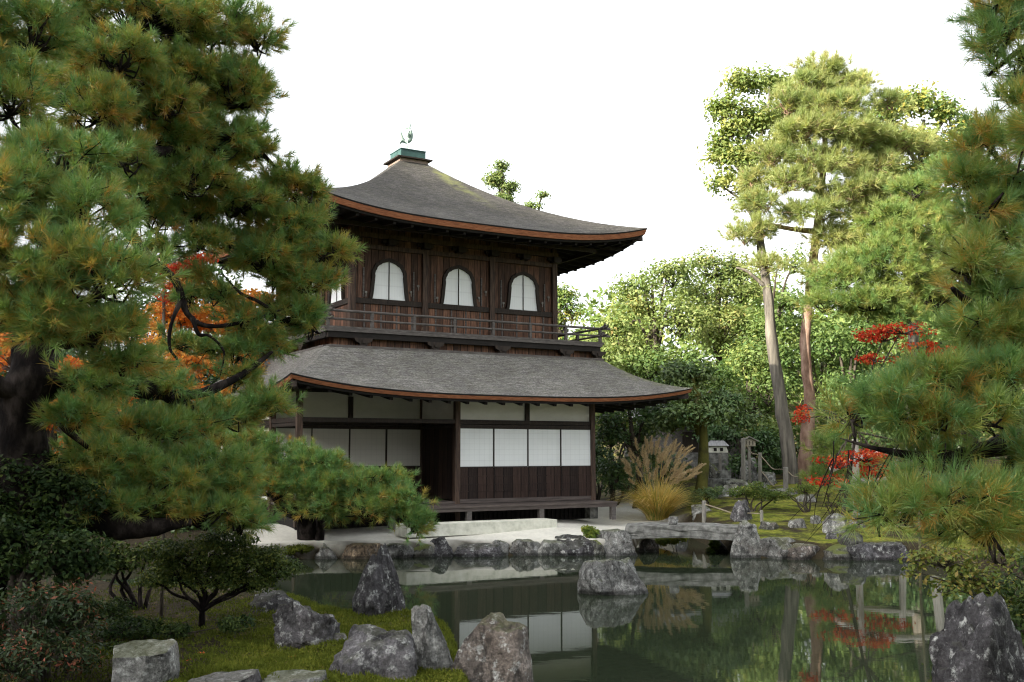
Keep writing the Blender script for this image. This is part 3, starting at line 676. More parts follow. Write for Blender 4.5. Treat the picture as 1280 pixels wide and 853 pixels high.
# pale battens and iron hooks on the upper boards
bt = MB().box(-0.018, 0.018, -0.03, -0.013, E(2.86), E(3.59)).build('wall_batten', M['grey_wood'], pav)
bl = [UX0 + BAY*i + d for i in range(3) for d in (0.33, 0.78, 1.2, 1.62)]; bt.location = (bl[0], UY0, 0)
for x in bl[1:]: dup(bt, pav, (x, UY0, 0))
st = MB().box(-0.02, 0.02, -0.028, -0.001, E(3.76), E(4.5)).build('wall_strip', M['grey_wood'], pav)
sl = [UX0 + BAY*i + d for i in range(3) for d in (0.30, 1.66)]; st.location = (sl[0], UY0, 0)
for x in sl[1:]: dup(st, pav, (x, UY0, 0))
hk = MB().box(-0.03, 0.03, -0.045, -0.002, 0, 0.05); hk.box(-0.012, 0.012, -0.05, -0.046, -0.09, 0.03); hk = hk.build('iron_hook', M['grey_post'], pav)
hl = [(UX0 + BAY*i + d, E(z)) for i in range(3) for d, z in ((0.36, 3.86), (1.58, 3.95), (1.78, 4.12))]; hk.location = (hl[0][0], UY0, hl[0][1])
for x, z in hl[1:]: dup(hk, pav, (x, UY0, z))

# ---- balcony
BX0, BX1, BY0, BY1 = -7.10, 0.72, 0.50, 8.28
mb = MB(); mb.box(BX0, BX1, BY0, UY0-0.1, E(2.76), E(2.83)); mb.box(BX0, UX0-0.1, UY0-0.1, BY1, E(2.76), E(2.83)); mb.box(UX1+0.1, BX1, UY0-0.1, BY1, E(2.76), E(2.83)); mb.box(UX0-0.1, UX1+0.1, UY1+0.1, BY1, E(2.76), E(2.83))
bal = mb.build('balcony_deck', M['grey_wood'], pav)
mb = MB()
for x0, x1, y0, y1 in ((BX0+0.05, BX1-0.05, BY0+0.03, BY0+0.15), (BX0+0.03, BX0+0.15, BY0+0.151, BY1-0.05), (BX1-0.15, BX1-0.03, BY0+0.151, BY1-0.05)): mb.box(x0, x1, y0, y1, E(2.62), E(2.757))
mb.build('edge_beam', M['black_wood'], bal)
mb = MB()
for x0, x1, y0, y1 in ((BX0+0.25, BX1-0.12, BY0+0.20, BY0+0.26), (BX0+0.25, BX0+0.31, BY0+0.261, BY1-0.2), (BX1-0.18, BX1-0.12, BY0+0.261, BY1-0.2)): mb.box(x0, x1, y0, y1, E(2.44), E(2.70))
mb.build('under_board', M['skirt_board'], bal)
mb = MB()
for x0, x1, y0, y1 in ((BX0+0.05, BX1+0.02, BY0-0.03, BY0+0.19), (BX0-0.02, BX0+0.16, BY0+0.191, BY1), (BX1-0.16, BX1+0.02, BY0+0.191, BY1)): mb.box(x0, x1, y0, y1, E(2.36), E(2.44))
mb.build('base_board', M['grey_wood'], bal)
# frog-leg struts under the edge beam
fg = MB(); prof = [(-0.24, 0.18), (-0.20, 0.10), (-0.11, 0.06), (-0.09, 0.0), (0.09, 0.0), (0.11, 0.06), (0.20, 0.10), (0.24, 0.18)]
n_ = len(prof); fg.add([(x, y, z) for y in (-0.06, 0.06) for x, z in prof], [tuple(range(n_)), tuple(reversed(range(n_, 2*n_)))] + [(i, (i+1) % n_, n_ + (i+1) % n_, n_ + i) for i in range(n_)])
fg.box(-0.07, 0.07, -0.075, 0.075, -0.03, 0.02); fg.box(-0.05, 0.05, -0.085, -0.061, 0.05, 0.14)
fg = fg.build('frog_strut', M['dark_wood'], bal); fl_ = [-6.17, -4.27, -2.37, -0.42, 0.60]; fg.location = (fl_[0], BY0 + 0.06, E(2.45))
for x in fl_[1:]: dup(fg, bal, (x, BY0 + 0.06, E(2.45)))
for y in (2.4, 4.4, 6.4): dup(fg, bal, (BX0 + 0.06, y, E(2.45)), (0, 0, math.pi/2)); dup(fg, bal, (BX1 - 0.06, y, E(2.45)), (0, 0, math.pi/2))
rail = MB()
RX0, RX1, RY0, RY1 = BX0 + 0.05, BX1 - 0.05, BY0 + 0.05, BY1 - 0.05
for z, r, o in ((3.255, 0.032, 0.26), (3.055, 0.028, 0.16)):
    rail.tube([(RX0-o, RY0, E(z)+0.10), (RX0-o*0.4, RY0, E(z)+0.02), (RX0+0.3, RY0, E(z)), (RX1-0.3, RY0, E(z)), (RX1+o*0.4, RY0, E(z)+0.02), (RX1+o, RY0, E(z)+0.10)], r, 8, 4)
    for x in (RX0, RX1): rail.tube([(x, RY0-o, E(z)+0.10), (x, RY0-o*0.4, E(z)+0.02), (x, RY0+0.3, E(z)), (x, RY1, E(z))], r, 8, 4)
    rail.tube([(RX0, RY1, E(z)), (RX1, RY1, E(z))], r, 8, 1)
rail.box(RX0-0.12, RX1+0.12, RY0-0.035, RY0+0.035, E(2.835), E(2.885))
for x in (RX0, RX1): rail.box(x-0.035, x+0.035, RY0+0.036, RY1, E(2.835), E(2.885))
ra = rail.build('railing', M['grey_wood'], pav, smooth=False)
rp = MB().box(-0.035, 0.035, -0.035, 0.035, E(2.886), E(3.24)).build('rail_post', M['grey_wood'], ra)
rs = [(RX0 + (RX1-RX0)*i/7, RY0) for i in range(8)] + [(x, RY0 + (RY1-RY0)*i/7) for x in (RX0, RX1) for i in range(1, 8)]
rp.location = (rs[0][0], rs[0][1], 0)
for x, y in rs[1:]: dup(rp, ra, (x, y, 0))

# ---- ground storey
GX0, GX1, GXM, GYB, GYR = -7.88, 0.0, -3.94, 6.9, 1.97
mb = MB(); mb.box(GXM, GX1, 0.02, 0.08, E(0.72), E(1.40)); mb.box(GX0, GXM-0.04, GYR+0.02, GYR+0.08, E(0.72), E(1.40)); mb.box(GXM-0.03, GXM+0.03, 0.081, GYR+0.08, E(0.72), E(1.40))
mb.box(GX1-0.08, GX1-0.02, 0.081, GYB, E(0.72), E(1.40)); mb.box(GX0+0.02, GX0+0.08, GYR+0.081, GYB, E(-1.2), E(1.40)); mb.box(GX0, GX1, GYB-0.06, GYB, E(-1.2), E(1.40)); mb.box(GX1-0.08, GX1-0.02, 0.081, GYB-0.07, E(-1.2), E(0.719))
mb.build('plaster_wall', M['plaster'], pav)
mb = MB(); mb.box(GX0-0.1, GX1+0.1, -0.05, 0.05, E(1.30), E(1.42)); mb.box(GX0-0.05, GX0+0.05, 0.051, GYB, E(1.30), E(1.42)); mb.box(GX1-0.05, GX1+0.05, 0.051, GYB, E(1.30), E(1.42)); mb.build('wall_plate', M['dark_wood'], pav)
def lintel(x0, x1, y0, y1, axis_):
    mb = MB()
    if axis_ == 'x': mb.box(x0, x1, y0-0.045, y0+0.05, E(0.615), E(0.72)); mb.box(x0, x1, y0-0.03, y0+0.04, E(0.525), E(0.605))
    else: mb.box(x0-0.05, x0+0.045, y0, y1, E(0.615), E(0.72)); mb.box(x0-0.04, x0+0.03, y0, y1, E(0.525), E(0.605))
    return mb.build('lintel', M['dark_wood'], pav)
lintel(GXM-0.05, GX1, 0, 0, 'x'); lintel(GX0, GXM, GYR, 0, 'x'); lintel(GXM, 0, 0.06, GYR-0.06, 'y'); lintel(GX1, 0, 0.06, GYB, 'y'); lintel(GX0, 0, 0.06, GYB, 'y'); 
mb = MB(); mb.box(GX0, GXM-0.06, -0.045, 0.045, E(0.62), E(0.72)); mb.build('tie_beam', M['dark_wood'], pav)
gp_ = MB().box(-0.065, 0.065, -0.065, 0.065, E(-1.70), E(1.32)).build('corner_post', M['post_wood'], pav)
ps = [(GX1, 0), (GXM, 0), (GX0, 0), (GXM, GYR), (GX0, GYR), (GX1, GYR), (GX1, 3.94), (GX1, GYB), (GX0, 3.94), (GX0, GYB)]; gp_.location = (*ps[0], 0)
for x, y in ps[1:]: dup(gp_, pav, (x, y, 0))
sp_ = MB().box(-0.055, 0.055, -0.052, 0.05, E(0.721), E(1.31)).build('short_post', M['dark_wood'], pav); sp_.location = (-1.97, 0, 0); dup(sp_, pav, (-5.91, GYR, 0))
# sliding paper screens: frame, paper, boarded foot
def screen(mat_paper, foot):
    fr = MB()
    fr.box(0.0, 0.022, -0.025, 0.0, E(-0.42), E(0.524)); fr.box(K-0.022, K, -0.025, 0.0, E(-0.42), E(0.524)); fr.box(0.022, K-0.022, -0.025, 0.0, E(0.505), E(0.524)); fr.box(0.022, K-0.022, -0.025, 0.0, E(-0.44), E(-0.415))
    o = fr.build('paper_screen', M['dark_wood'], pav)
    MB().box(0.022, K-0.022, -0.012, -0.004, E(-0.415), E(0.505)).build('paper', mat_paper, o)
    ft = MB(); ft.box(0.0, K, -0.02, 0.0, E(-1.19), E(-0.441))
    for z in (-0.66, -0.86, -1.02): ft.box(0.0, K, -0.032, -0.021, E(z), E(z)+0.02)
    if foot: ft.box(K*0.5-0.008, K*0.5+0.008, -0.034, -0.0325, E(-1.18), E(-0.45))
    ft.build('boarded_foot', M['door_board'], o)
    return o
s0 = screen(M['paper'], True); s0.location = (GXM + 0.03, 0, 0)
def copy_tree(o, parent, loc):
    c = dup(o, parent, loc)
    for ch in o.children: dup(ch, c)
    return c
for i in range(1, 4): copy_tree(s0, pav, (GXM + 0.015 + K * i - (0.015 if i == 3 else 0), -0.012 * (i % 2), 0))
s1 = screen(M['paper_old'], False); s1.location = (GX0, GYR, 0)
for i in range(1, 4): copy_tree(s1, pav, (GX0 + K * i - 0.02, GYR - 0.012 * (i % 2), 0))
MB().box(GXM-0.02, GXM+0.03, 0.066, GYR-0.066, E(-1.20), E(0.524)).build('board_door', M['door_board'], pav)
# sills, floor, veranda
mb = MB(); mb.box(GXM-0.06, GX1+0.06, -0.05, 0.06, E(-1.235), E(-1.19)); mb.box(GX0, GXM-0.061, GYR-0.05, GYR+0.06, E(-1.235), E(-1.19)); mb.build('sill', M['deck_wood'], pav)
mb = MB(); mb.box(GX0-0.02, GX1+0.02, -0.045, GYB, E(-1.29), E(-1.24)); mb.build('floor_deck', M['deck_wood'], pav)
mb = MB()
for i in range(5): mb.box(GX0-0.3, 0.12, -0.95 + i*0.18, -0.95 + i*0.18 + 0.174, E(-1.345), E(-1.30))
ver = mb.build('veranda', M['deck_wood'], pav)
MB().box(GX0-0.3, 0.12, -0.92, -0.82, E(-1.43), E(-1.347)).build('front_beam', M['deck_wood'], ver)
vp = MB().box(-0.06, 0.06, -0.06, 0.06, E(-1.75), E(-1.431)).build('veranda_post', M['grey_wood'], ver)
vs_ = [(0.02, -0.87), (-2.1, -0.87), (-4.07, -0.87), (-6.0, -0.87), (-7.9, -0.87)]; vp.location = (*vs_[0], 0)
for x, y in vs_[1:]: dup(vp, ver, (x, y, 0))
MB().box(-0.12, 0.12, -0.25, 0.0, E(-1.76), E(-1.40)).build('foot_stone', M['cut_stone'], pav, loc=(-0.12, 0.0, 0))
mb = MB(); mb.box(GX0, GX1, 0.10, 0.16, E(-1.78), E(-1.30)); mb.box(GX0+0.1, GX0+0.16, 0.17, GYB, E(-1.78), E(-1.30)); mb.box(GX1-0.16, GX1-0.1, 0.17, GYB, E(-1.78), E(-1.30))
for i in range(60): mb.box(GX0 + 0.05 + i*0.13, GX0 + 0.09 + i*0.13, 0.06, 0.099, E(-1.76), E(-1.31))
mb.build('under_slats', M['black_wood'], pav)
mb = MB(); mb.box(GX0, GX1, 0.05, GYB, E(1.43), E(1.47)); mb.build('ceiling', M['black_wood'], pav)

# white stone step platform in front of the veranda
pl = empty('stone_platform', PA, math.radians(30.0)); tag(pl, 'long low pale stone platform lying on the sand in front of the veranda', 'platform')
MB().box(-6.05, -2.24, -1.82, -1.22, -0.14, 0.12).build('slab', M['pale_stone'], pl)

# phoenix on the roof
def phoenix():
    c = np.array(pav.matrix_basis @ Vector((CX, CY, E(8.565))))
    mb = MB(); Z = lambda x, y, z: (x, y, z)
    mb.tube([Z(-0.16,0,0.36), Z(-0.06,0,0.36), Z(0.04,0,0.43), Z(0.09,0,0.55), Z(0.085,0,0.66), Z(0.05,0,0.74)], [0.03,0.08,0.10,0.075,0.05,0.04], 10, 4)
    mb.tube([Z(0.055,0,0.72), Z(0.03,0,0.77), Z(-0.01,0,0.785), Z(-0.08,0,0.76)], [0.04,0.052,0.034,0.014], 8, 3)
    for a in (-0.05, 0.0, 0.05): mb.tube([Z(0.05,a*0.3,0.80), Z(0.07,a*0.7,0.86), Z(0.045,a,0.92)], [0.022,0.02,0.014], 5, 3)
    for s in (-1, 1):
        mb.tube([Z(0.07,s*0.06,0.50), Z(0.06,s*0.13,0.58), Z(0.10,s*0.14,0.72)], [0.05,0.05,0.02], 6, 3)
        mb.tube([Z(0.03,s*0.07,0.46), Z(-0.01,s*0.14,0.54), Z(0.03,s*0.17,0.66)], [0.045,0.045,0.018], 6, 3)
        mb.tube([Z(0.0,s*0.06,0.40), Z(-0.02,s*0.07,0.22), Z(0.01,s*0.08,-0.02)], [0.035,0.02,0.018], 6, 3)
        mb.tube([Z(-0.03,s*0.08,0.0), Z(0.08,s*0.09,0.0)], [0.018,0.016], 5, 1)
    for a in (-0.10, -0.05, 0.0, 0.05, 0.10):
        mb.tube([Z(-0.10,a*0.3,0.36), Z(-0.19,a*0.6,0.44), Z(-0.235,a,0.56), Z(-0.25,a*1.2,0.72 - abs(a)*0.8)], [0.035,0.05,0.045,0.014], 6, 4)
        mb.tube([Z(-0.12,a*0.3,0.34), Z(-0.21,a*0.8,0.36), Z(-0.26,a*1.2,0.29)], [0.03,0.034,0.014], 6, 3)
    o = mb.build('phoenix_statue', M['bronze'], loc=tuple(c)); o.rotation_euler = (0, 0, math.radians(8)); o.scale = (0.9, 0.9, 0.95)
    r = o.modifiers.new('remesh', 'REMESH'); r.mode = 'VOXEL'; r.voxel_size = 0.012; r.use_smooth_shade = True
    tag(o, 'weathered green bronze phoenix statue standing on the roof top', 'statue')
phoenix()

# ------------------------------------------------------------------ big black pine on the left
def root_at(px, py, Y, sink=0.0):
    p = at(px, py, Y); return (float(p[0]), float(p[1]), gz(p[0], p[1]) - sink)
lp = empty('pine_tree', root_at(12, 640, 10.0)); tag(lp, 'huge gnarled black pine filling the left with green and ochre needles', 'tree')
mb = MB(0.24)
b0 = lp.location
mb.tube([(b0[0]-0.1, b0[1], b0[2]-0.2), at(18, 620, 10), at(26, 560, 10), at(34, 490, 10), at(52, 420, 10.1), at(70, 330, 10.3), at(108, 215, 10.8), at(160, 120, 11.4), at(210, 50, 12)], [0.34, 0.30, 0.25, 0.23, 0.21, 0.19, 0.15, 0.10, 0.05], 14, 6)
mb.tube([at(38, 500, 10), at(75, 478, 10.2), at(130, 478, 10.7), at(185, 487, 11.3), at(215, 495, 11.6), at(250, 522, 12), at(285, 560, 12.3)], [0.15, 0.13, 0.12, 0.11, 0.095, 0.06, 0.03], 10, 5)
mb.tube([at(205, 492, 11.5), at(250, 492, 11.9), at(300, 470, 12.3), at(340, 440, 12.6)], [0.07, 0.06, 0.045, 0.02], 8, 4)
mb.tube([at(-30, 470, 9.7), at(10, 488, 9.8), at(48, 505, 9.9), at(75, 530, 9.9), at(110, 560, 10)], [0.10, 0.09, 0.07, 0.04, 0.02], 8, 4)
mb.tube([at(108, 215, 10.8), at(140, 260, 11.2), at(160, 288, 11.5), at(186, 322, 11.8), at(220, 352, 12), at(234, 392, 12.1), at(262, 408, 12.3), at(315, 400, 12.6), at(370, 380, 12.8)], [0.10, 0.075, 0.065, 0.055, 0.045, 0.035, 0.028, 0.02, 0.01], 8, 5)
mb.tube([at(240, 396, 12.1), at(248, 418, 12.1), at(262, 420, 12.2), at(280, 440, 12.3), at(275, 470, 12.3)], [0.03, 0.024, 0.02, 0.014, 0.005], 6, 4)
mb.tube([at(345, 392, 12.7), at(325, 378, 12.6), at(300, 366, 12.5), at(278, 342, 12.4)], [0.026, 0.024, 0.018, 0.005], 6, 4)
mb.tube([at(228, 372, 12.05), at(214, 405, 12), at(212, 435, 12), at(222, 452, 12.1), at(212, 472, 12.1)], [0.03, 0.022, 0.018, 0.014, 0.005], 6, 4)
mb.tube([at(45, 115, 11), at(80, 125, 11.2), at(130, 70, 11.8), at(180, 70, 12), at(205, 90, 12.2), at(260, 92, 12.4), at(290, 120, 12.5)], [0.07, 0.07, 0.06, 0.055, 0.05, 0.035, 0.02], 8, 4)
mb.tube([at(110, 215, 10.8), at(170, 190, 11.5), at(215, 190, 12), at(260, 170, 12.3), at(310, 180, 12.5), at(350, 215, 12.6)], [0.10, 0.08, 0.07, 0.055, 0.04, 0.02], 8, 4)
mb.tube([at(28, 560, 10), at(70, 610, 10), at(130, 655, 10.2), at(185, 658, 10.3), at(240, 652, 10.4)], [0.16, 0.14, 0.125, 0.10, 0.03], 10, 5)
mb.tube([at(55, 415, 10.1), at(95, 400, 9.4), at(140, 380, 8.6)], [0.10, 0.07, 0.03], 8, 4)
mb.tube([at(60, 360, 10.2), at(60, 300, 9.4), at(90, 240, 8.8)], [0.10, 0.07, 0.03], 8, 4)
mb.tube([at(66, 335, 10.3), at(40, 220, 9.6), at(30, 130, 9)], [0.09, 0.07, 0.03], 8, 4)
PADS_N = [(-150, 180, 110, 130, 8.6), (-140, 430, 100, 90, 8.6), (60, -60, 120, 40, 9.4), (40, 40, 60, 55, 9.3), (15, 120, 50, 60, 9.0), (70, 200, 85, 50, 8.7), (30, 240, 70, 60, 8.4), (100, 270, 70, 55, 8.4), (50, 330, 110, 60, 8.1), (125, 345, 75, 55, 8.1),  # pads left of the view are added to shade the boughs
          (95, 410, 95, 45, 8.2), (150, 440, 45, 50, 8.4), (40, 390, 70, 45, 8.0), (-20, 320, 60, 140, 8.0), (-30, 80, 60, 120, 9.0)]
pine_crown('crown', PADS_N, M['pine_needles'], None, 11, lr=0.20, per=9, nn=48, length=0.125, width=0.0062, fill=0.75, base_t=0.20, old=0.42, branch_mb=mb)
PADS_M = [(165, 25, 120, 42, 12.0), (265, 35, 70, 40, 12.4), (322, 45, 30, 40, 12.6), (120, 105, 95, 42, 11.8), (215, 95, 80, 42, 12.2), (300, 110, 48, 55, 12.5), (190, 170, 75, 42, 12.1),
          (270, 175, 60, 40, 12.4), (318, 180, 34, 42, 12.6), (232, 225, 65, 40, 12.2), (360, 225, 42, 26, 12.8), (300, 250, 60, 30, 12.5), (355, 280, 55, 26, 12.8), (405, 312, 38, 26, 13.0), (330, 320, 55, 28, 12.7),
          (385, 352, 48, 30, 13.0), (355, 392, 52, 26, 12.9), (392, 405, 24, 18, 13.0), (322, 428, 44, 20, 12.8), (250, 300, 36, 22, 12.3), (295, 470, 30, 14, 12.5), (180, 240, 40, 30, 12.0), (150, 70, 60, 42, 11.0), (120, 135, 58, 44, 10.7), (155, 190, 50, 38, 10.9), (205, 130, 50, 40, 11.7), (90, 80, 110, 60, 13.4), (190, 110, 100, 60, 13.6), (275, 110, 62, 56, 13.6), (250, 205, 80, 50, 13.6), (320, 250, 50, 36, 13.6), (170, 240, 70, 46, 13.5), (90, 200, 80, 60, 13.2), (190, 275, 40, 28, 12.2), (207, 312, 28, 20, 12.2), (245, 268, 50, 24, 12.5), (290, 300, 42, 20, 12.7), (338, 300, 36, 20, 12.8), (375, 240, 40, 22, 12.9), (395, 268, 26, 14, 13), (300, 395, 26, 10, 12.6), (258, 345, 24, 12, 12.4), (345, 345, 34, 18, 12.9), (225, 432, 26, 10, 12.4), (275, 368, 30, 12, 12.5), (238, 372, 22, 10, 12.3), (300, 440, 34, 14, 12.6), (265, 440, 24, 8, 12.5), (315, 412, 30, 12, 12.7)]
cr2 = pine_crown('crown', PADS_M, M['pine_needles'], None, 12, lr=0.215, per=9, nn=40, length=0.13, width=0.0078, fill=0.85, base_t=0.26, old=0.42, branch_mb=mb)
PADS_L = [(110, 478, 55, 24, 9.9), (165, 468, 40, 24, 10.6), (215, 480, 34, 18, 11.4), (95, 520, 46, 30, 9.6), (330, 505, 44, 26, 12.5), (285, 520, 50, 30, 12.2), (225, 530, 60, 36, 11.6), (160, 540, 70, 42, 11.0), (255, 585, 75, 40, 11.2), (185, 600, 90, 42, 10.6), (290, 620, 42, 32, 11.0), (125, 575, 70, 45, 10.4), (240, 640, 70, 26, 10.7), (300, 650, 28, 20, 10.9), (150, 630, 70, 25, 10.3)]
pine_crown('crown', PADS_L, M['pine_needles'], None, 13, lr=0.20, per=9, nn=42, length=0.12, width=0.007, fill=0.85, base_t=0.22, old=0.4, branch_mb=mb)
tk = mb.build('trunk', M['pine_bark'], None, smooth=True)
for o in list(C.objects):
    if o.type == 'MESH' and o.parent is None and o.name.split('.')[0] in ('crown', 'trunk'): rel(lp, o)
prop = MB().tube([root_at(204, 700, 12.0, 0.1), at(205, 648, 12.0)], [0.022, 0.02], 8, 1).build('wooden_prop', M['brown_bark'], smooth=True)
tag(prop, 'thin wooden prop holding up the low limb of the left pine', 'prop')

def adopt(root, names=('crown', 'trunk', 'stems', 'needles', 'leaves', 'blades', 'plumes', 'stem')):
    for o in list(C.objects):
        if o.type == 'MESH' and o.parent is None and o.name.split('.')[0] in names and 'category' not in o: rel(root, o)

# low spreading pine on the far shore, leaning over the stones
fp = empty('pine_tree', root_at(386, 662, 22.4)); tag(fp, 'low spreading pine with a dark leaning trunk on the far sandy shore', 'tree')
mb = MB(0.24); b0 = fp.location
mb.tube([(b0[0], b0[1], b0[2]-0.1), at(380, 648, 22.2), at(352, 628, 21.9), at(332, 598, 21.6)], [0.22, 0.22, 0.17, 0.08], 10, 4)
mb.tube([at(372, 642, 22.1), at(400, 620, 21.6), at(450, 622, 21.2), at(500, 640, 20.9), at(512, 660, 20.8)], [0.15, 0.12, 0.09, 0.05, 0.02], 8, 4)
mb.tube([(b0[0]+0.25, b0[1]-0.15, b0[2]-0.1), at(402, 640, 22.1), at(398, 615, 21.8)], [0.11, 0.07, 0.04], 8, 4)
PADS_F = [(300, 560, 50, 26, 21.6), (345, 572, 48, 30, 21.6), (395, 585, 48, 30, 21.4), (350, 605, 55, 28, 21.4), (420, 610, 50, 32, 21.2), (465, 605, 42, 28, 21.1), (450, 632, 52, 26, 21.0), (500, 628, 36, 28, 20.9), (515, 655, 24, 22, 20.8), (400, 635, 44, 22, 21.2)]
pine_crown('crown', PADS_F, M['pine_needles'], None, 14, lr=0.27, per=10, nn=36, length=0.16, width=0.011, fill=0.9, base_t=0.16, old=0.35, branch_mb=mb)
mb.build('trunk', M['pine_bark'], None, smooth=True); adopt(fp)

# near pine reaching in from the right
rp_ = empty('pine_tree', (4.4, 6.6, gz(4.4, 6.6) if gz(4.4, 6.6) > 0 else 0.2)); tag(rp_, 'dark shaded pine reaching in over the pond from the right edge', 'tree')
rp_.location = (6.6, 7.6, gz(6.6, 7.6)); mb = MB(0.24); b0 = rp_.location
mb.tube([(b0[0], b0[1], b0[2]-0.2), (6.55, 7.5, 1.2), (6.3, 7.3, 2.6), (6.5, 7.1, 4.2), (6.2, 7.0, 6.0), (5.9, 6.9, 7.4)], [0.28, 0.24, 0.21, 0.17, 0.12, 0.05], 12, 4)
mb.tube([(6.35, 7.3, 2.4), at(1420, 520, 7.0), at(1300, 545, 6.6), at(1240, 560, 6.4), at(1170, 572, 6.3), at(1100, 562, 6.3), at(1050, 548, 6.4)], [0.16, 0.11, 0.08, 0.06, 0.038, 0.016, 0.003], 10, 5)
mb.tube([at(1235, 562, 6.4), at(1180, 590, 6.3), at(1110, 615, 6.4), at(1060, 640, 6.5)], [0.03, 0.025, 0.016, 0.008], 6, 4)
mb.tube([at(1290, 550, 6.6), at(1230, 610, 6.3), at(1190, 640, 6.2), at(1150, 650, 6.2)], [0.035, 0.028, 0.018, 0.008], 6, 4)
mb.tube([(6.4, 7.1, 4.0), at(1380, 330, 6.8), at(1290, 370, 6.5), at(1220, 380, 6.3), at(1190, 360, 6.2)], [0.12, 0.08, 0.05, 0.03, 0.012], 8, 4)
mb.tube([(6.3, 7.0, 5.2), at(1370, 190, 6.8), at(1290, 220, 6.6), at(1230, 240, 6.5)], [0.10, 0.06, 0.04, 0.015], 8, 4)
mb.tube([(6.1, 7.0, 6.4), at(1350, 30, 6.8), at(1280, 60, 6.8), at(1235, 95, 6.8)], [0.07, 0.04, 0.025, 0.01], 8, 4)
rr_ = random.Random(5)
for i in range(16):
    x, y = rr_.uniform(1040, 1270), rr_.uniform(575, 610); Y = rr_.uniform(6.1, 6.7)
    mb.tube([at(x, y - 25, Y), at(x - 15 + rr_.uniform(-10, 10), y + 20, Y), at(x - 40 + rr_.uniform(-25, 25), y + rr_.uniform(40, 85), Y)], [0.0045, 0.003, 0.001], 4, 3)
PADS_R = [(1172, 572, 44, 15, 6.35), (1400, 90, 120, 70, 7.4), (1390, 250, 105, 70, 7.0), (1400, 420, 110, 60, 6.6), (1330, -60, 110, 50, 7.0), (1360, 560, 70, 50, 6.4), (1310, 160, 50, 70, 6.0), (1320, 330, 46, 70, 5.8), (1252, 55, 36, 26, 6.8, 0.25), (1240, 15, 28, 20, 6.8, 0.2), (1275, 85, 26, 30, 6.7, 0.3), (1262, 20, 34, 40, 6.8, 0.3), (1205, 225, 30, 24, 6.5), (1210, 410, 40, 26, 6.3), (1270, 420, 50, 40, 6.3), (1275, 270, 40, 50, 6.6), (1275, 130, 50, 30, 6.6), (1245, 185, 52, 34, 6.5), (1270, 225, 50, 32, 6.5), (1225, 262, 40, 26, 6.4), (1265, 300, 60, 36, 6.4), (1205, 330, 40, 30, 6.3), (1255, 360, 62, 34, 6.3), (1240, 415, 50, 22, 6.3),  # pads past the right edge are added to keep sky light off the boughs
          (1250, 470, 60, 30, 6.2), (1180, 475, 62, 30, 6.2), (1115, 488, 55, 28, 6.3), (1065, 515, 34, 26, 6.4), (1150, 520, 70, 26, 6.2), (1230, 515, 60, 30, 6.1), (1250, 615, 62, 26, 6.1), (1185, 625, 66, 26, 6.0), (1230, 655, 66, 20, 6.0), (1130, 628, 46, 22, 6.1), (1095, 640, 28, 14, 6.1), (1290, 580, 40, 30, 6.2)]
pine_crown('crown', PADS_R, M['pine_needles'], None, 15, lr=0.18, per=8, nn=54, length=0.125, width=0.0046, fill=0.75, base_t=0.2, old=0.4, branch_mb=mb, twig=0.006)
mb.build('trunk', M['pine_bark'], None, smooth=True); adopt(rp_)

# lighter pine between the near pine and the grove
mp_ = empty('pine_tree', root_at(1215, 610, 31)); tag(mp_, 'soft light green pine standing behind the dark right pine', 'tree')
mb = MB(0.24)
limb(mb, [(1215, 618, 31), (1212, 520, 31), (1204, 430, 31), (1208, 340, 31), (1200, 290, 31)], 10, 3)
for pts in ([(1205, 440, 31), (1160, 380, 30.6), (1100, 372, 30.3), (1040, 368, 30)], [(1207, 350, 31), (1160, 320, 30.6), (1110, 322, 30.4)], [(1212, 540, 31), (1140, 560, 29.5), (1060, 585, 28.5)]): limb(mb, pts, 4, 1, 7)
PADS_P = [(1140, 238, 40, 18, 31), (1182, 215, 36, 20, 31.5), (1110, 275, 40, 18, 30.8), (1150, 300, 60, 24, 30.6), (1100, 325, 56, 24, 30.3), (1055, 350, 42, 24, 30.2), (1135, 345, 54, 26, 30.2), (1030, 382, 30, 18, 30), (1085, 378, 44, 22, 30), (1165, 372, 46, 26, 30.4), (1205, 320, 46, 32, 31), (1195, 275, 44, 22, 31), (1160, 265, 34, 14, 31.2), (1130, 400, 40, 16, 30), (1230, 380, 40, 30, 31),
          (1040, 560, 26, 18, 28.5), (1065, 590, 32, 18, 28.2), (1028, 600, 16, 14, 28.4)]
pine_crown('crown', PADS_P, M['pine_needles_soft'], None, 16, lr=0.5, per=17, nn=30, length=0.24, width=0.015, fill=0.8, base_t=0.4, old=0.2, branch_mb=mb, twig=0.012)
mb.build('trunk', M['pine_bark'], None, smooth=True); adopt(mp_)

# ------------------------------------------------------------------ tall trees on the right
tb = empty('pine_tree', root_at(1006, 606, 34)); tag(tb, 'tall red barked pine with pale feathery crown high above the pond bank', 'tree')
mb = MB(0.24); b0 = tb.location
limb(mb, [(1004, 612, 34), (1008, 560, 34), (1012, 500, 34), (1006, 430, 34), (1014, 350, 34), (1022, 280, 34), (1030, 200, 34), (1032, 150, 34), (1036, 110, 34)], 9, 2)
for pts in ([(1026, 240, 34), (990, 225, 33.6), (960, 205, 33.4)], [(1030, 190, 34), (1070, 175, 33.8), (1100, 160, 33.6)], [(1028, 215, 34), (1000, 160, 33.5), (975, 130, 33.5)], [(1022, 290, 34), (980, 285, 33.5), (945, 275, 33)], [(1024, 260, 34), (1070, 255, 33.5), (1110, 240, 33.5)], [(1032, 150, 34), (1060, 120, 34), (1080, 100, 34)], [(1014, 350, 34), (1040, 330, 33.6), (1080, 330, 33.4)]):
    limb(mb, pts, 4, 1.5, 7)
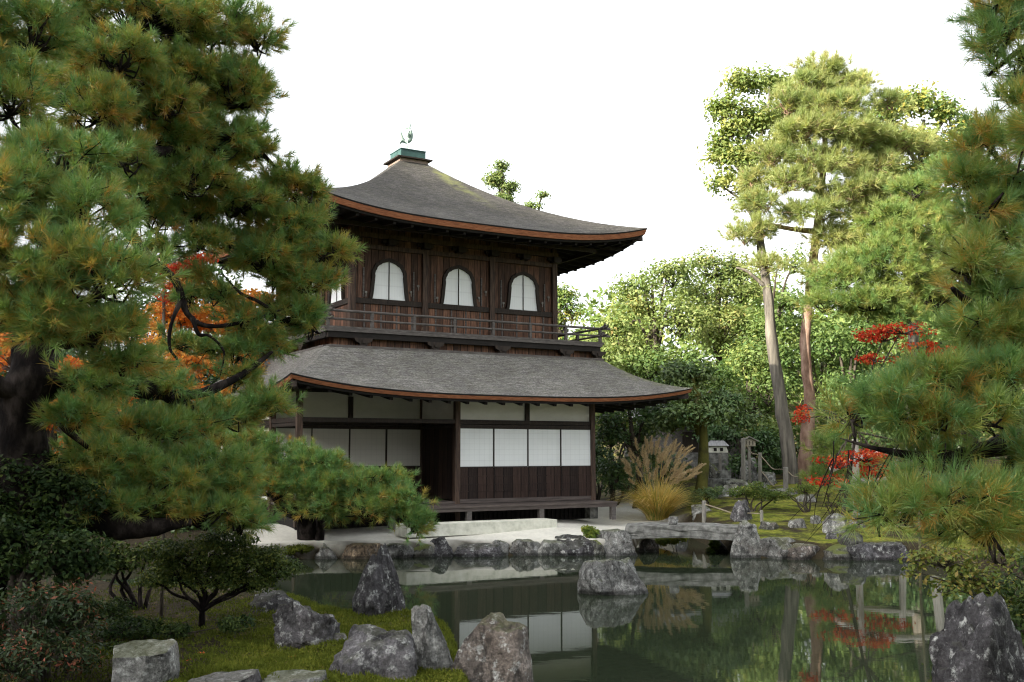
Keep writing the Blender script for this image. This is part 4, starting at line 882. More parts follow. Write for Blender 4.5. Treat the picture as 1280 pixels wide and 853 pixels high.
PADS_B = [(1120, 180, 40, 20, 33.8), (1115, 130, 24, 16, 34.2), (1130, 240, 34, 18, 33.8), (940, 225, 26, 16, 33.2), (1050, 160, 40, 16, 33.0), (1030, 90, 40, 10, 34), (930, 300, 22, 14, 33), (1060, 330, 30, 12, 33.2), (1010, 108, 42, 18, 33.6), (1065, 110, 34, 20, 34), (985, 135, 34, 18, 33.4), (1045, 140, 50, 18, 33.4), (1000, 170, 46, 18, 33.2), (1075, 175, 48, 20, 33.6), (965, 200, 30, 16, 33.2), (1040, 205, 50, 18, 33), (1095, 212, 40, 20, 33.6), (990, 230, 40, 17, 33), (1070, 240, 50, 18, 33.2), (960, 255, 30, 18, 33), (1020, 265, 44, 16, 33), (1100, 268, 36, 18, 33.4), (955, 290, 26, 14, 33), (1040, 300, 30, 14, 33.4), (1085, 300, 40, 14, 33.4), (1010, 345, 22, 12, 33.5), (960, 335, 20, 14, 33)]
pine_crown('crown', PADS_B, M['pine_needles_pale'], None, 21, lr=0.55, per=20, nn=26, length=0.30, width=0.017, fill=0.8, base_t=0.35, old=0.15, branch_mb=mb, twig=0.014)
mb.build('trunk', M['red_bark'], None, smooth=True); adopt(tb)

ta = empty('broadleaf_tree', root_at(990, 606, 33)); tag(ta, 'tall leaning pale grey trunk with airy leaf crown left of the red pine', 'tree')
mb = MB(0.24); b0 = ta.location
limb(mb, [(991, 612, 33), (986, 570, 33), (976, 500, 33), (965, 430, 33), (960, 370, 33), (950, 300, 33.3), (946, 260, 33.6), (940, 200, 34), (930, 140, 34.3)], 10, 2.2)
for pts in ([(944, 240, 33.8), (915, 200, 34), (900, 170, 34.2)], [(940, 200, 34), (958, 150, 34.2), (962, 110, 34.4)], [(948, 280, 33.5), (925, 250, 34), (905, 235, 34)], [(958, 360, 33), (935, 340, 33), (920, 335, 33)]): limb(mb, pts, 3, 1, 6)
leaf_crown('crown', [(935, 102, 34, 18, 34.4), (903, 140, 28, 26, 34.2), (945, 150, 40, 30, 34.3), (900, 190, 24, 30, 34.2), (932, 200, 36, 28, 34), (905, 228, 20, 18, 34), (970, 105, 28, 22, 34.8), (945, 245, 26, 18, 34), (962, 190, 26, 30, 34.6), (975, 140, 26, 26, 35), (985, 175, 24, 24, 35), (915, 165, 26, 20, 34)], M['leaf_mid'], None, 22, lr=0.7, per=170, size=0.17, fill=1.1, base_t=0.6, branch_mb=mb, shell=0.15)
mb.build('trunk', M['grey_bark'], None, smooth=True); adopt(ta)

tc_ = empty('broadleaf_tree', root_at(1140, 600, 37)); tag(tc_, 'tall broadleaf tree with gold flecked leaves right of the red pine', 'tree')
mb = MB(0.24)
limb(mb, [(1140, 615, 37), (1138, 500, 37), (1142, 400, 37), (1146, 300, 37), (1150, 200, 37), (1155, 150, 37)], 9, 2)
for pts in ([(1146, 300, 37), (1120, 270, 37), (1105, 250, 37)], [(1148, 260, 37), (1185, 245, 37), (1200, 240, 37)], [(1150, 210, 37), (1125, 170, 37), (1110, 140, 37)], [(1152, 190, 37), (1180, 150, 37), (1195, 130, 37)]): limb(mb, pts, 3.5, 1, 6)
leaf_crown('crown', [(1180, 190, 40, 28, 37), (1120, 225, 34, 26, 37.2), (1210, 160, 30, 26, 37), (1215, 220, 30, 30, 37.4), (1130, 300, 50, 30, 37.5), (1190, 310, 40, 26, 37.5), (1085, 200, 30, 30, 38), (1150, 130, 44, 20, 37), (1110, 145, 30, 26, 37), (1180, 140, 32, 18, 37), (1145, 175, 46, 22, 37), (1110, 210, 26, 30, 37.5), (1160, 215, 34, 18, 37), (1085, 260, 34, 34, 37.5), (1130, 260, 30, 22, 37), (1175, 250, 34, 14, 37), (1190, 195, 20, 20, 37), (1060, 300, 30, 24, 38), (1200, 280, 30, 14, 37)], M['leaf_gold'], None, 23, lr=0.75, per=170, size=0.18, fill=1.1, base_t=0.34, var=0.18, branch_mb=mb, shell=0.15)
mb.build('trunk', M['grey_bark'], None, smooth=True); adopt(tc_)

# ------------------------------------------------------------------ the wood behind: every tree one object
def broadleaf(label, base, crown, mat, seed, bark='brown_bark', lr=1.0, per=210, size=0.17, base_t=0.4, fill=0.95, group='trees of the wood behind the garden', half=6, clump_var=0.12, var=0.13, name='broadleaf_tree'):
    t = empty(name, root_at(*base)); tag(t, label, 'tree', group)
    mb = MB(0.24); Y = base[2]; g = at(*base); g[2] = gz(g[0], g[1]) - 0.2
    cy = min(p[1] for p in crown); cx = sum(p[0] for p in crown) / len(crown); low = max(p[1] for p in crown)
    top = at(cx, cy + 10, crown[0][4]); mid = at((base[0] + cx) / 2, (low + cy) / 2, (Y + crown[0][4]) / 2)
    w0 = half * Y / 1297
    mb.tube([g, (g + mid) / 2 + np.array((0.15, 0, 0)), mid, top], [w0, w0 * 0.75, w0 * 0.5, w0 * 0.12], 9, 4)
    for p in crown:
        c = at(*p[:2], p[4]); mb.tube([(g + mid * 2) / 3, (mid + c) / 2 + np.array((0, 0, 0.3)), c], [w0 * 0.4, w0 * 0.28, w0 * 0.1], 6, 3)
    leaf_crown('crown', crown, M[mat], None, seed, lr=lr, per=per, size=size, fill=fill, base_t=base_t, branch_mb=mb, twig=0.02, clump_var=clump_var, var=var, shell=0.15)
    mb.build('trunk', M[bark], None, smooth=True); adopt(t)
    return t
broadleaf('bright yellow green tree just right of the lower roof corner', (820, 590, 40), [(800, 370, 42, 40, 40), (780, 420, 40, 50, 39.5), (840, 345, 40, 30, 41), (850, 400, 46, 44, 39.5), (805, 455, 50, 28, 39)], 'leaf_pale', 31, base_t=0.42)
broadleaf('tallest pale olive tree in the middle of the wood', (890, 590, 43), [(895, 335, 50, 30, 43), (865, 370, 40, 40, 43), (925, 360, 44, 40, 43), (900, 410, 60, 44, 42), (945, 420, 30, 46, 42)], 'leaf_pale', 32, base_t=0.42)
broadleaf('dense mid green tree under the leaning grey trunk', (935, 595, 37), [(930, 455, 42, 30, 37), (960, 490, 36, 36, 36.5), (915, 500, 40, 26, 36.5), (955, 540, 34, 30, 36)], 'leaf_mid', 33, base_t=0.4, size=0.15)
broadleaf('dark evergreen behind the straw coloured grass', (795, 610, 31), [(780, 500, 36, 22, 31), (765, 540, 30, 36, 31), (800, 560, 36, 40, 31.5), (770, 590, 28, 26, 30.5), (820, 520, 40, 26, 31)], 'leaf_dark', 34, size=0.13, lr=0.55, per=130, base_t=0.55)
broadleaf('deep green layered tree with a mossy forked trunk', (874, 606, 29.5), [(860, 470, 46, 22, 30.5), (835, 490, 40, 18, 30), (905, 505, 44, 18, 30), (870, 520, 52, 16, 29.5), (925, 525, 30, 16, 30), (840, 530, 30, 20, 30)], 'leaf_dark', 35, 'moss_bark', size=0.14, lr=0.5, per=130, base_t=0.72, half=9)
broadleaf('shaded dark tree behind the stone steps', (925, 595, 34.5), [(905, 545, 34, 26, 35), (950, 560, 34, 30, 35), (930, 585, 36, 18, 34.5), (975, 570, 24, 34, 35.5)], 'leaf_dark', 36, size=0.14, lr=0.6, per=130, base_t=0.45)
broadleaf('mid green tree between the two tall trunks', (1030, 600, 41), [(1000, 420, 36, 40, 41), (1035, 450, 36, 44, 41), (985, 480, 30, 40, 40.5), (1040, 510, 34, 40, 40), (1000, 550, 30, 34, 40)], 'leaf_mid', 37, 'grey_bark', base_t=0.25)
broadleaf('olive tree behind the red maple leaves', (1075, 600, 43), [(1085, 380, 46, 40, 43), (1120, 430, 50, 40, 42.5), (1070, 460, 40, 40, 42), (1110, 510, 50, 40, 42)], 'leaf_mid', 38, 'grey_bark', base_t=0.45)
broadleaf('broad green tree behind the dark right pine', (1190, 600, 42), [(1180, 330, 50, 40, 42), (1230, 380, 56, 50, 42), (1170, 440, 50, 44, 41), (1240, 480, 60, 50, 41), (1180, 540, 56, 40, 40)], 'leaf_mid', 39, base_t=0.4)
broadleaf('far right green tree beyond the dark right pine', (1300, 600, 38), [(1290, 330, 50, 50, 38), (1320, 420, 60, 60, 38), (1270, 520, 60, 50, 37), (1310, 570, 50, 40, 37)], 'leaf_mid', 40, base_t=0.4)
broadleaf('green and gold tree rising behind the upper balcony corner', (700, 590, 42), [(702, 372, 26, 26, 42), (716, 392, 18, 18, 42), (690, 400, 26, 22, 42), (685, 430, 34, 20, 42)], 'leaf_gold', 41, base_t=0.25, lr=0.7, size=0.16, per=130, clump_var=0.22)
broadleaf('low bright bush tree seen under the balcony railing', (735, 590, 46), [(735, 435, 40, 22, 46), (700, 450, 36, 24, 46), (760, 450, 34, 30, 46), (730, 490, 50, 40, 46)], 'leaf_pale', 42, base_t=0.45)
broadleaf('conifer top peeking over the upper roof slope', (628, 600, 52), [(626, 207, 12, 12, 52), (622, 225, 20, 14, 52), (640, 235, 16, 12, 52), (628, 255, 26, 16, 52), (630, 300, 40, 40, 52), (630, 380, 56, 50, 52)], 'leaf_pale', 43, lr=0.55, per=200, size=0.14, base_t=0.3, name='conifer_tree')
broadleaf('thin tree tip showing low over the right roof slope', (668, 600, 50), [(678, 245, 12, 5, 50), (668, 258, 14, 8, 50), (660, 300, 26, 30, 50), (660, 380, 40, 50, 50)], 'leaf_pale', 44, lr=0.4, per=70, size=0.15, base_t=0.3)
broadleaf('dark tree far behind the left pine beside the maple', (60, 600, 36), [(40, 400, 70, 60, 36), (100, 460, 60, 60, 36), (20, 500, 60, 60, 36), (120, 530, 60, 40, 35)], 'leaf_dark', 45, base_t=0.5, size=0.2, lr=1.1)
broadleaf('dark evergreen behind the left corner of the pavilion', (230, 600, 40), [(240, 470, 60, 50, 40), (300, 480, 50, 50, 40), (180, 500, 50, 50, 40), (260, 540, 70, 40, 39), (225, 335, 40, 34, 40), (285, 325, 34, 30, 40.5), (200, 390, 50, 40, 40), (270, 380, 50, 40, 40.5), (315, 390, 34, 40, 40.5), (150, 400, 50, 50, 40)], 'leaf_dark', 46, base_t=0.5, size=0.2, lr=1.1)
broadleaf('yellow leaved tree behind the left pine', (330, 600, 43), [(340, 440, 40, 40, 43), (300, 420, 30, 30, 43), (370, 490, 40, 50, 43)], 'leaf_gold', 47, base_t=0.6, size=0.2, lr=1.1)
broadleaf('far left green tree beyond the frame of the maple', (-80, 600, 34), [(-70, 380, 70, 80, 34), (-30, 480, 60, 60, 34), (-110, 500, 60, 60, 34)], 'leaf_mid', 48, base_t=0.3, size=0.2, lr=1.1)

broadleaf('dense dark green tree filling the wood behind the mossy forked trunk', (850, 590, 39), [(810, 460, 44, 30, 38.5), (865, 455, 46, 34, 38.5), (900, 480, 40, 36, 38), (830, 505, 50, 34, 38), (880, 530, 44, 34, 38)], 'leaf_mid', 201, base_t=0.25)
broadleaf('mid green tree filling the gap left of the leaning grey trunk', (950, 590, 40), [(940, 450, 40, 34, 39.5), (965, 410, 34, 30, 40), (988, 375, 30, 28, 40), (992, 330, 22, 22, 40.5), (985, 440, 30, 40, 39.5), (950, 500, 40, 34, 39), (975, 540, 34, 34, 39)], 'leaf_mid', 202, base_t=0.3)
broadleaf('shaded green tree between the red trunk and the right pine', (1060, 590, 38.5), [(1040, 430, 34, 34, 39), (1080, 420, 40, 34, 39), (1050, 490, 36, 36, 38.5), (1095, 500, 40, 40, 38.5), (1060, 550, 44, 34, 38)], 'leaf_mid', 203, base_t=0.2)
broadleaf('dark green tree low behind the red maple', (1140, 595, 37), [(1130, 470, 46, 40, 37.5), (1170, 520, 46, 40, 37), (1120, 545, 44, 34, 37), (1210, 550, 44, 34, 36.5)], 'leaf_dark', 204, base_t=0.5, size=0.16)

# far-off wooded skyline closing the view: reads as one mass
rng = np.random.default_rng(77)
FP = []
for i in range(150):
    a = rng.uniform(-0.75, 0.75); R_ = rng.uniform(62, 95); x, y = R_ * math.sin(a), R_ * math.cos(a); h = (5.5 if -0.40 < a < 0.07 else 9.0) * rng.uniform(0.8, 1.15)
    FP.append((np.array((x, y, gz(x, y) + h * 0.45)), np.array((3.6, 3.0, h * 0.55))))
fw = leaf_crown('distant_wood', FP, M['leaf_mid'], None, 78, lr=1.3, per=46, size=0.55, fill=0.6, base_t=0.4, world=True); tag(fw, 'distant green wooded hillside closing off the view', None, None, 'stuff')

# ------------------------------------------------------------------ maples
def maple(label, base, crown, mat, seed, lr=0.4, per=70, size=0.11, bark='grey_bark', half=4, base_t=0.4, fill=0.8, trunk_pts=None, flat=0.45, twig=0.012):
    t = empty('maple_tree', root_at(*base)); tag(t, label, 'tree'); mb = MB(0.24); Y = base[2]
    g = at(*base); g[2] = gz(g[0], g[1]) - 0.15
    tops = trunk_pts or [(base[0], sum(p[1] for p in crown) / len(crown), Y)]
    mid = at(*tops[0]); w0 = half * Y / 1297; mb.tube([g] + [(g * (1-k) + mid * k) for k in (0.5,)] + [mid], [w0, w0 * 0.8, w0 * 0.6], 8, 3)
    for p in crown:
        c = at(*p[:2], p[4]); mb.tube([mid, (mid + c) / 2 + np.array((0, 0, 0.2)), c], [w0 * 0.5, w0 * 0.35, w0 * 0.15], 6, 3)
    leaf_crown('crown', crown, M[mat], None, seed, lr=lr, per=per, size=size, aspect=0.75, fill=fill, base_t=base_t, branch_mb=mb, twig=twig, flat=flat, up=-0.7)
    mb.build('trunk', M[bark], None, smooth=True); adopt(t)
maple('orange maple glowing through the branches of the left pine', (228, 600, 27), [(225, 390, 46, 30, 27), (275, 400, 56, 34, 27.2), (315, 405, 40, 28, 27.4), (240, 440, 56, 34, 26.8), (215, 470, 46, 28, 26.6), (285, 455, 50, 28, 27), (250, 360, 44, 22, 27.4), (325, 370, 30, 24, 27.6), (190, 420, 40, 40, 27.5), (255, 490, 50, 22, 26.8)], 'leaf_orange', 51, base_t=0.45, trunk_pts=[(228, 470, 27)], half=4)
maple('scarlet maple high behind the left pine branches', (205, 605, 26.5), [(235, 338, 32, 20, 26.4), (214, 365, 22, 24, 26.2), (250, 322, 20, 12, 26.4), (170, 330, 34, 24, 27)], 'leaf_red', 52, half=3)
maple('red orange maple behind the trunk of the left pine', (60, 620, 24), [(20, 445, 60, 40, 24), (80, 470, 54, 38, 24), (10, 510, 54, 40, 23.6), (80, 525, 50, 34, 23.8), (95, 560, 40, 24, 23.6), (140, 500, 40, 40, 24.5)], 'leaf_orange', 53, base_t=0.1)
maple('red maple with flat scarlet sprays in front of the tall trunks', (1050, 640, 24.5), [(1105, 420, 44, 14, 24.5), (1128, 412, 42, 11, 24.2), (1095, 448, 30, 8, 24.3), (1150, 432, 30, 8, 24.3), (1010, 512, 22, 8, 24.6), (1000, 524, 14, 5, 24.6), (1050, 578, 34, 16, 24.2), (1035, 600, 24, 12, 24.2), (1080, 570, 40, 14, 24.4), (1100, 590, 40, 12, 24.4), (1220, 598, 34, 10, 24.4), (1175, 440, 30, 8, 24.4)], 'leaf_red', 54, lr=0.28, per=34, size=0.075, base_t=0.45, fill=0.5, half=3, trunk_pts=[(1070, 540, 24.6)], bark='brown_bark')

# ------------------------------------------------------------------ rocks
def stone(px, yb, wpx, hpx, seed, mat, label, sink=0.12, group=None, depth=0.85, **kw):
    P = hit(px, yb); Y = P[1]; s = Y / 1297.0; wd = wpx * s
    return rock('rock', (P[0], P[1] + wd * depth * 0.25, P[2] - sink), (wd, wd * depth, hpx * s + sink), seed, M[mat], label, group, **kw)
def stone_at(px, yt, Y, wpx, z0, seed, mat, label, depth=0.85, group=None, **kw):
    """stone whose foot lies below the frame: top edge pixel, distance and foot height given"""
    t = at(px, yt, Y); wd = wpx * Y / 1297.0
    return rock('rock', (t[0], t[1], z0), (wd, wd * depth, t[2] - z0), seed, M[mat], label, group, **kw)
stone(470, 770, 66, 88, 3, 'rock_black', 'tall pointed black rock standing on the moss edge before the pond', sub=5, cuts=10, rough=0.17, power=2.15, strat=-0.65, rz=0.9, depth=0.8)
stone_at(468, 782, 8.9, 118, 0.15, 17, 'rock_dark', 'big dark ridged boulder at the bottom edge beside the brown boulder', sub=5, cuts=13, rough=0.12, power=1.35)
stone_at(616, 768, 9.2, 116, -0.25, 23, 'rock_brown', 'rounded brown lichen boulder at the bottom middle of the picture', sub=5, cuts=10, rough=0.09, power=1.25, top=0.8)
stone(382, 812, 82, 58, 8, 'rock_dark', 'grey layered rock slanting on the moss left of the pointed rock', sub=5, cuts=12, rough=0.12, strat=1.2, rz=0.5)
stone(348, 766, 72, 24, 12, 'rock_black', 'low black rock at the water edge behind the slanting grey rock', sub=4, rough=0.12)
stone(541, 842, 50, 82, 29, 'rock_grey', 'pale grey cracked rock leaning between the two bottom boulders', sub=5, cuts=7, rough=0.10, power=1.1, rz=0.6, lean=(-0.10, 0.0))
stone_at(180, 803, 8.6, 82, 0.2, 35, 'rock_grey', 'square flat topped stone block at the bottom left', sub=5, cuts=6, rough=0.04, top=0.62)
stone_at(278, 843, 8.3, 96, 0.2, 37, 'rock_dark', 'flat dark stone at the bottom edge right of the square block', top=0.5)
stone_at(372, 840, 8.5, 84, 0.2, 39, 'rock_grey', 'flat grey stone at the bottom edge left of the big dark boulder', top=0.5)
stone(422, 806, 22, 14, 41, 'rock_grey', 'small pale stone lying in the moss', sub=3, sink=0.05)
stone(510, 835, 22, 34, 43, 'rock_grey', 'small upright grey stone beside the leaning cracked rock', sub=4, sink=0.1)
stone_at(1222, 738, 8.6, 128, -0.25, 47, 'rock_black', 'large dark craggy rock with pale ridges at the bottom right', sub=5, cuts=12, rough=0.17, power=1.12, depth=0.9, top=0.85)
stone(768, 742, 94, 42, 53, 'rock_grey', 'lone grey rock rising from the middle of the pond', sub=5, cuts=9, rough=0.08, power=1.3, sink=0.25, top=0.7)
# far shore, left to right
EDGE = [(352, 699, 50, 20, 'rock_moss', 'flat dark stone edging the far shore at its left end'), (404, 698, 34, 28, 'rock_grey', 'pointed grey edging stone left of the tan one'), (447, 697, 58, 28, 'rock_tan', 'tan rounded edging stone behind the pointed black rock'),
        (495, 695, 44, 24, 'rock_grey', 'grey edging stone hidden under the low pine tips'), (522, 694, 36, 20, 'rock_moss', 'mossy edging stone right of the low pine tips'), (549, 694, 32, 34, 'rock_black', 'black and white speckled edging stone'),
        (592, 693, 70, 22, 'rock_dark', 'long flat dark edging stone right of the speckled one'), (626, 694, 34, 16, 'rock_pale', 'small pale low edging stone'), (624, 684, 22, 14, 'rock_grey', 'little pointed stone above the pale low one'),
        (655, 692, 40, 28, 'rock_grey', 'blocky grey edging stone below the end of the white platform'), (686, 692, 34, 26, 'rock_pale', 'pale blocky edging stone next to the dark humped one'), (718, 692, 50, 34, 'rock_black', 'dark humped edging stone beside the yellow fern'),
        (742, 692, 26, 26, 'rock_moss', 'mossy stone under the yellow fern'), (771, 693, 52, 46, 'rock_grey', 'large grey stone at the left end of the stone bridge')]
for i, (px, yb, wd, ht, mt, lb) in enumerate(EDGE):
    stone(px, yb + 0.5, wd * 1.22, ht * 0.66, 100 + i * 7, mt, lb, sink=0.3, group='stones edging the far shore', sub=4, cuts=9, rough=0.09, depth=0.8)
RIGHT = [(934, 694, 44, 50, 'rock_pale', 'broad upright pale stone at the right end of the stone bridge', dict(top=0.75, power=1.1)), (973, 693, 44, 34, 'rock_grey', 'angular grey stone right of the broad upright bridge stone', {}),
         (1006, 695, 42, 26, 'rock_brown', 'rusty brown stone edging the moss bank', {}), (1045, 696, 40, 26, 'rock_moss', 'mossy stone edging the moss bank', {}), (1084, 697, 36, 30, 'rock_dark', 'dark square stone edging the moss bank', dict(top=0.7)), (1116, 697, 44, 30, 'rock_black', 'black stone at the shaded end of the moss bank', {}),
         (1000, 660, 26, 13, 'rock_pale', 'low pale stone in the moss above the shore', {}), (1021, 655, 16, 12, 'rock_pale', 'small pale stone in the moss beside the pale cluster', {}), (1045, 666, 34, 27, 'rock_pale', 'tallest pale stone of the cluster on the moss', {}), (1073, 660, 24, 18, 'rock_grey', 'grey stone at the right of the pale cluster on the moss', {}),
         (1040, 674, 16, 11, 'rock_dark', 'small dark stone in front of the pale cluster', {}), (1088, 634, 40, 20, 'rock_pale', 'flat pale slab stone on the moss under the red maple', dict(top=0.55)), (929, 651, 30, 28, 'rock_dark', 'dark capped stone on the moss behind the bridge', {}),
         (912, 620, 34, 16, 'rock_pale', 'pale rough stone at the foot of the stone steps', {}), (1012, 627, 30, 10, 'rock_pale', 'whitish low stone below the tall trunks', {}), (889, 608, 26, 36, 'rock_moss', 'mossy boulder left of the stone steps', {}), (960, 606, 36, 18, 'rock_grey', 'grey boulder right of the upright stone', {}), (937, 602, 24, 34, 'rock_pale', 'upright pale stone beside the notice board', dict(top=0.8)),
         (880, 640, 30, 10, 'rock_pale', 'flat pale stone in the grass near the short rope post', {}), (850, 672, 20, 20, 'rock_dark', 'dark stone under the middle of the bridge', {}), (900, 690, 24, 22, 'rock_moss', 'mossy stone in the water under the bridge', {}), (812, 690, 26, 18, 'rock_brown', 'brown stone in the shadow below the bridge', {})]
RIGHT += [(915, 600, 26, 22, 'rock_pale', 'broken pale stone stacked beside the stone steps', {}), (903, 594, 20, 22, 'rock_grey', 'grey stone stacked left of the broken pale stone', {}), (926, 612, 40, 14, 'rock_grey', 'long low grey stone under the upright stone', dict(top=0.5)), (950, 612, 26, 12, 'rock_grey', 'low grey stone at the foot of the rope posts', dict(top=0.6)), (893, 622, 22, 14, 'rock_moss', 'mossy low stone right of the teal shrub', {}), (985, 618, 40, 8, 'rock_pale', 'thin pale kerb stone before the leaning trunk', dict(top=0.5)),
          (962, 662, 26, 12, 'rock_moss', 'mossy flat stone on the bank beside the broad bridge stone', {}), (1065, 680, 30, 16, 'rock_moss', 'mossy stone leaning on the dark square edging stone', {})]
for i, (px, yb, wd, ht, mt, lb, kw) in enumerate(RIGHT):
    stone(px, yb + (3 if yb > 690 else 0), wd * (1.45 if i in (1, 2, 3, 4, 5) else 1), ht * (0.7 if i in (1, 2, 3, 4, 5) else 0.9), 300 + i * 11, mt, lb, sink=0.25, sub=4, cuts=9, rough=0.1, **kw)

# flat stone bridge (one rough cut slab, slightly arched)
a, b = at(786, 664, 22.5), at(932, 668, 22.1)
bm = bmesh.new(); bmesh.ops.create_cube(bm, size=1.0); bmesh.ops.subdivide_edges(bm, edges=bm.edges[:], cuts=14, use_grid_fill=True)
Lb = float(np.linalg.norm((b - a)[:2]))
for v in bm.verts:
    x, y, z = v.co; n = mnoise.fractal(Vector((x*5, y*2.4, z*3)), 1, 2, 4) * 0.028
    v.co = (x * Lb + n*0.6, y * 1.0 + n, z * 0.27 + n * 0.6 - 0.03 * (2*x)**2 - 0.0)
me = bpy.data.meshes.new('stone_bridge'); bm.to_mesh(me); bm.free(); me.materials.append(M['cut_stone'])
br = bpy.data.objects.new('stone_bridge', me); C.objects.link(br); br.location = ((a[0]+b[0])/2, (a[1]+b[1])/2 + 0.5, 0.50); br.rotation_euler = (0, 0, math.atan2(b[1]-a[1], b[0]-a[0]))
bv = br.modifiers.new('bevel', 'BEVEL'); bv.width = 0.03; bv.segments = 2; bv.limit_method = 'ANGLE'; bv.angle_limit = math.radians(50)
tag(br, 'flat grey stone slab bridge crossing the narrow inlet', 'bridge')
kn = stone(848, 660, 10, 9, 907, 'rock_grey', 'small round rope bound stone sitting on the bridge', sub=3, sink=0.02); kn.location = (br.location[0] - 0.25, br.location[1] - 0.3, 0.62)

# ------------------------------------------------------------------ posts, ropes, board, lantern, steps, house
def post(px, yb, yt, r, label, mat='grey_post', name='fence_post', Y=None, group='rope posts on the moss bank'):
    P = hit(px, yb); Y = P[1]; t = at(px, yt, Y)
    o = MB().tube([(P[0], P[1], P[2]-0.15), (t[0], t[1], t[2]-0.02), (t[0], t[1], t[2])], [r, r, r*0.8], 8, 1).build(name, M[mat]); tag(o, label, 'post', group); return np.array((t[0], t[1], t[2]))
t1 = post(880, 653, 626, 0.055, 'short grey rope post behind the left half of the bridge', 'pale_post')
t2 = post(952, 652, 638, 0.04, 'short rope post behind the broad upright bridge stone', 'pale_post')
t3 = post(929, 606, 548, 0.07, 'tall pale post left of the notice board', 'pale_post')
t4 = post(950, 606, 566, 0.06, 'pale post right of the notice board', 'pale_post')
t5 = post(982, 612, 584, 0.08, 'grey post left of the leaning trunk foot', 'grey_post')
t6 = post(1000, 612, 593, 0.05, 'brown stub post between the two tall trunks', 'post_wood')
t7 = post(900, 606, 568, 0.05, 'thin dark post left of the stone steps', 'grey_post')
def rope(p, q, sag, label, dz=-0.08):
    p, q = p + np.array((0, 0, dz)), q + np.array((0, 0, dz)); m_ = (p + q) / 2 - np.array((0, 0, sag))
    o = MB().tube([p, (p*0.55 + q*0.0 + m_*0.45), m_, (q*0.55 + m_*0.45), q], 0.016, 6, 4).build('rope', M['rope'], smooth=True); tag(o, label, 'rope', 'ropes strung between the garden posts')
rope(t1, t2, 0.10, 'rope running low over the moss behind the bridge')
rope(t3, t4, 0.16, 'rope sagging in front of the notice board'); rope(t4, t5, 0.2, 'rope sloping down to the post by the leaning trunk'); rope(t5, t6, 0.08, 'short rope between the two tall trunks'); rope(t4, t5, 0.25, 'lower rope of the pair beside the notice board', -0.55)
# notice board with a little gabled roof
P = hit(938, 604); Y = P[1]; nb = empty('notice_board', tuple(P)); tag(nb, 'small wooden notice board with gabled top on a post', 'sign')
s = Y / 1297; zt = at(938, 547, Y)[2] - P[2]; zb = at(938, 558, Y)[2] - P[2]; hw = 7.5 * s
MB().box(-0.035, 0.035, 0.03, 0.09, -0.2, zb + 0.1).build('post', M['pale_post'], nb)
MB().box(-hw, hw, -0.01, 0.028, zb, zt - 0.05).build('panel', M['board'], nb)
mb = MB()
for sx in (-1, 1): mb.bar((0, 0.0, zt + 0.02), (sx * hw * 1.45, 0.0, zt - 0.13), 0.16, 0.03)
mb.build('board_roof', M['grey_post'], nb)
mb = MB(); 
for i, x in enumerate((-0.06, 0.0, 0.06)):
    for k in range(4): mb.box(x*hw*9 - 0.018, x*hw*9 + 0.018, -0.014, -0.0105, zb + 0.05 + k*(zt-zb-0.16)/4, zb + 0.05 + (k+0.6)*(zt-zb-0.16)/4)
mb.build('lettering', M['dark_wood'], nb)
# small stone shrine with two openings
P = hit(897, 604); Y = P[1] + 1.2; P = at(897, 566, Y); g = gz(P[0], P[1]); sh = empty('stone_shrine', (P[0], P[1], g)); tag(sh, 'small pale grey stone shrine box on a rough stone pedestal', 'shrine')
hh = at(897, 566, Y)[2] - g; s = Y / 1297
MB().box(-0.30, 0.30, -0.25, 0.25, -0.2, hh).build('pedestal', M['cut_stone'], sh)
mb = MB(); mb.add([(-0.34,-0.26,hh+.002),(0.30,-0.26,hh+.002),(0.30,0.26,hh+.002),(-0.34,0.26,hh+.002),(-0.27,-0.22,hh+.22),(0.25,-0.22,hh+.22),(0.25,0.22,hh+.22),(-0.27,0.22,hh+.22)], [(0,3,2,1),(4,5,6,7),(0,1,5,4),(1,2,6,5),(2,3,7,6),(3,0,4,7)]); mb.build('box', M['pale_stone'], sh)
for x in (-0.13, 0.08): MB().box(x-0.05, x+0.05, -0.275, -0.262, hh+0.05, hh+0.16).build('opening', M['black_wood'], sh)
mb = MB(); rv = [(-0.36,-0.3,hh+.222),(0.33,-0.3,hh+.222),(0.33,0.3,hh+.222),(-0.36,0.3,hh+.222),(-0.24,0,hh+.40),(0.22,0,hh+.40)]; mb.add(rv, [(0,3,2,1),(0,1,5,4),(1,2,5),(2,3,4,5),(3,0,4)]); mb.build('shrine_roof', M['grey_tile'], sh)
# stone steps
P = hit(914, 612); ss = empty('stone_steps', tuple(P), 0.15); tag(ss, 'short flight of rough stone steps rising behind the moss', 'steps')
for i in range(4): MB().box(-0.42 + 0.03*i, 0.42 - 0.02*i, 0.5*i, 0.5*i + 0.62, -0.2 + 0.24*i, 0.06 + 0.24*i).build('step', M['cut_stone'], ss)
# low masonry wall beside the steps
mb = MB(); P = hit(905, 606); mb.box(-1.3, 1.2, 2.1, 2.5, -0.3, 1.0); o = mb.build('retaining_wall', M['cut_stone'], loc=tuple(P)); tag(o, 'low rough stone retaining wall behind the steps', 'wall')
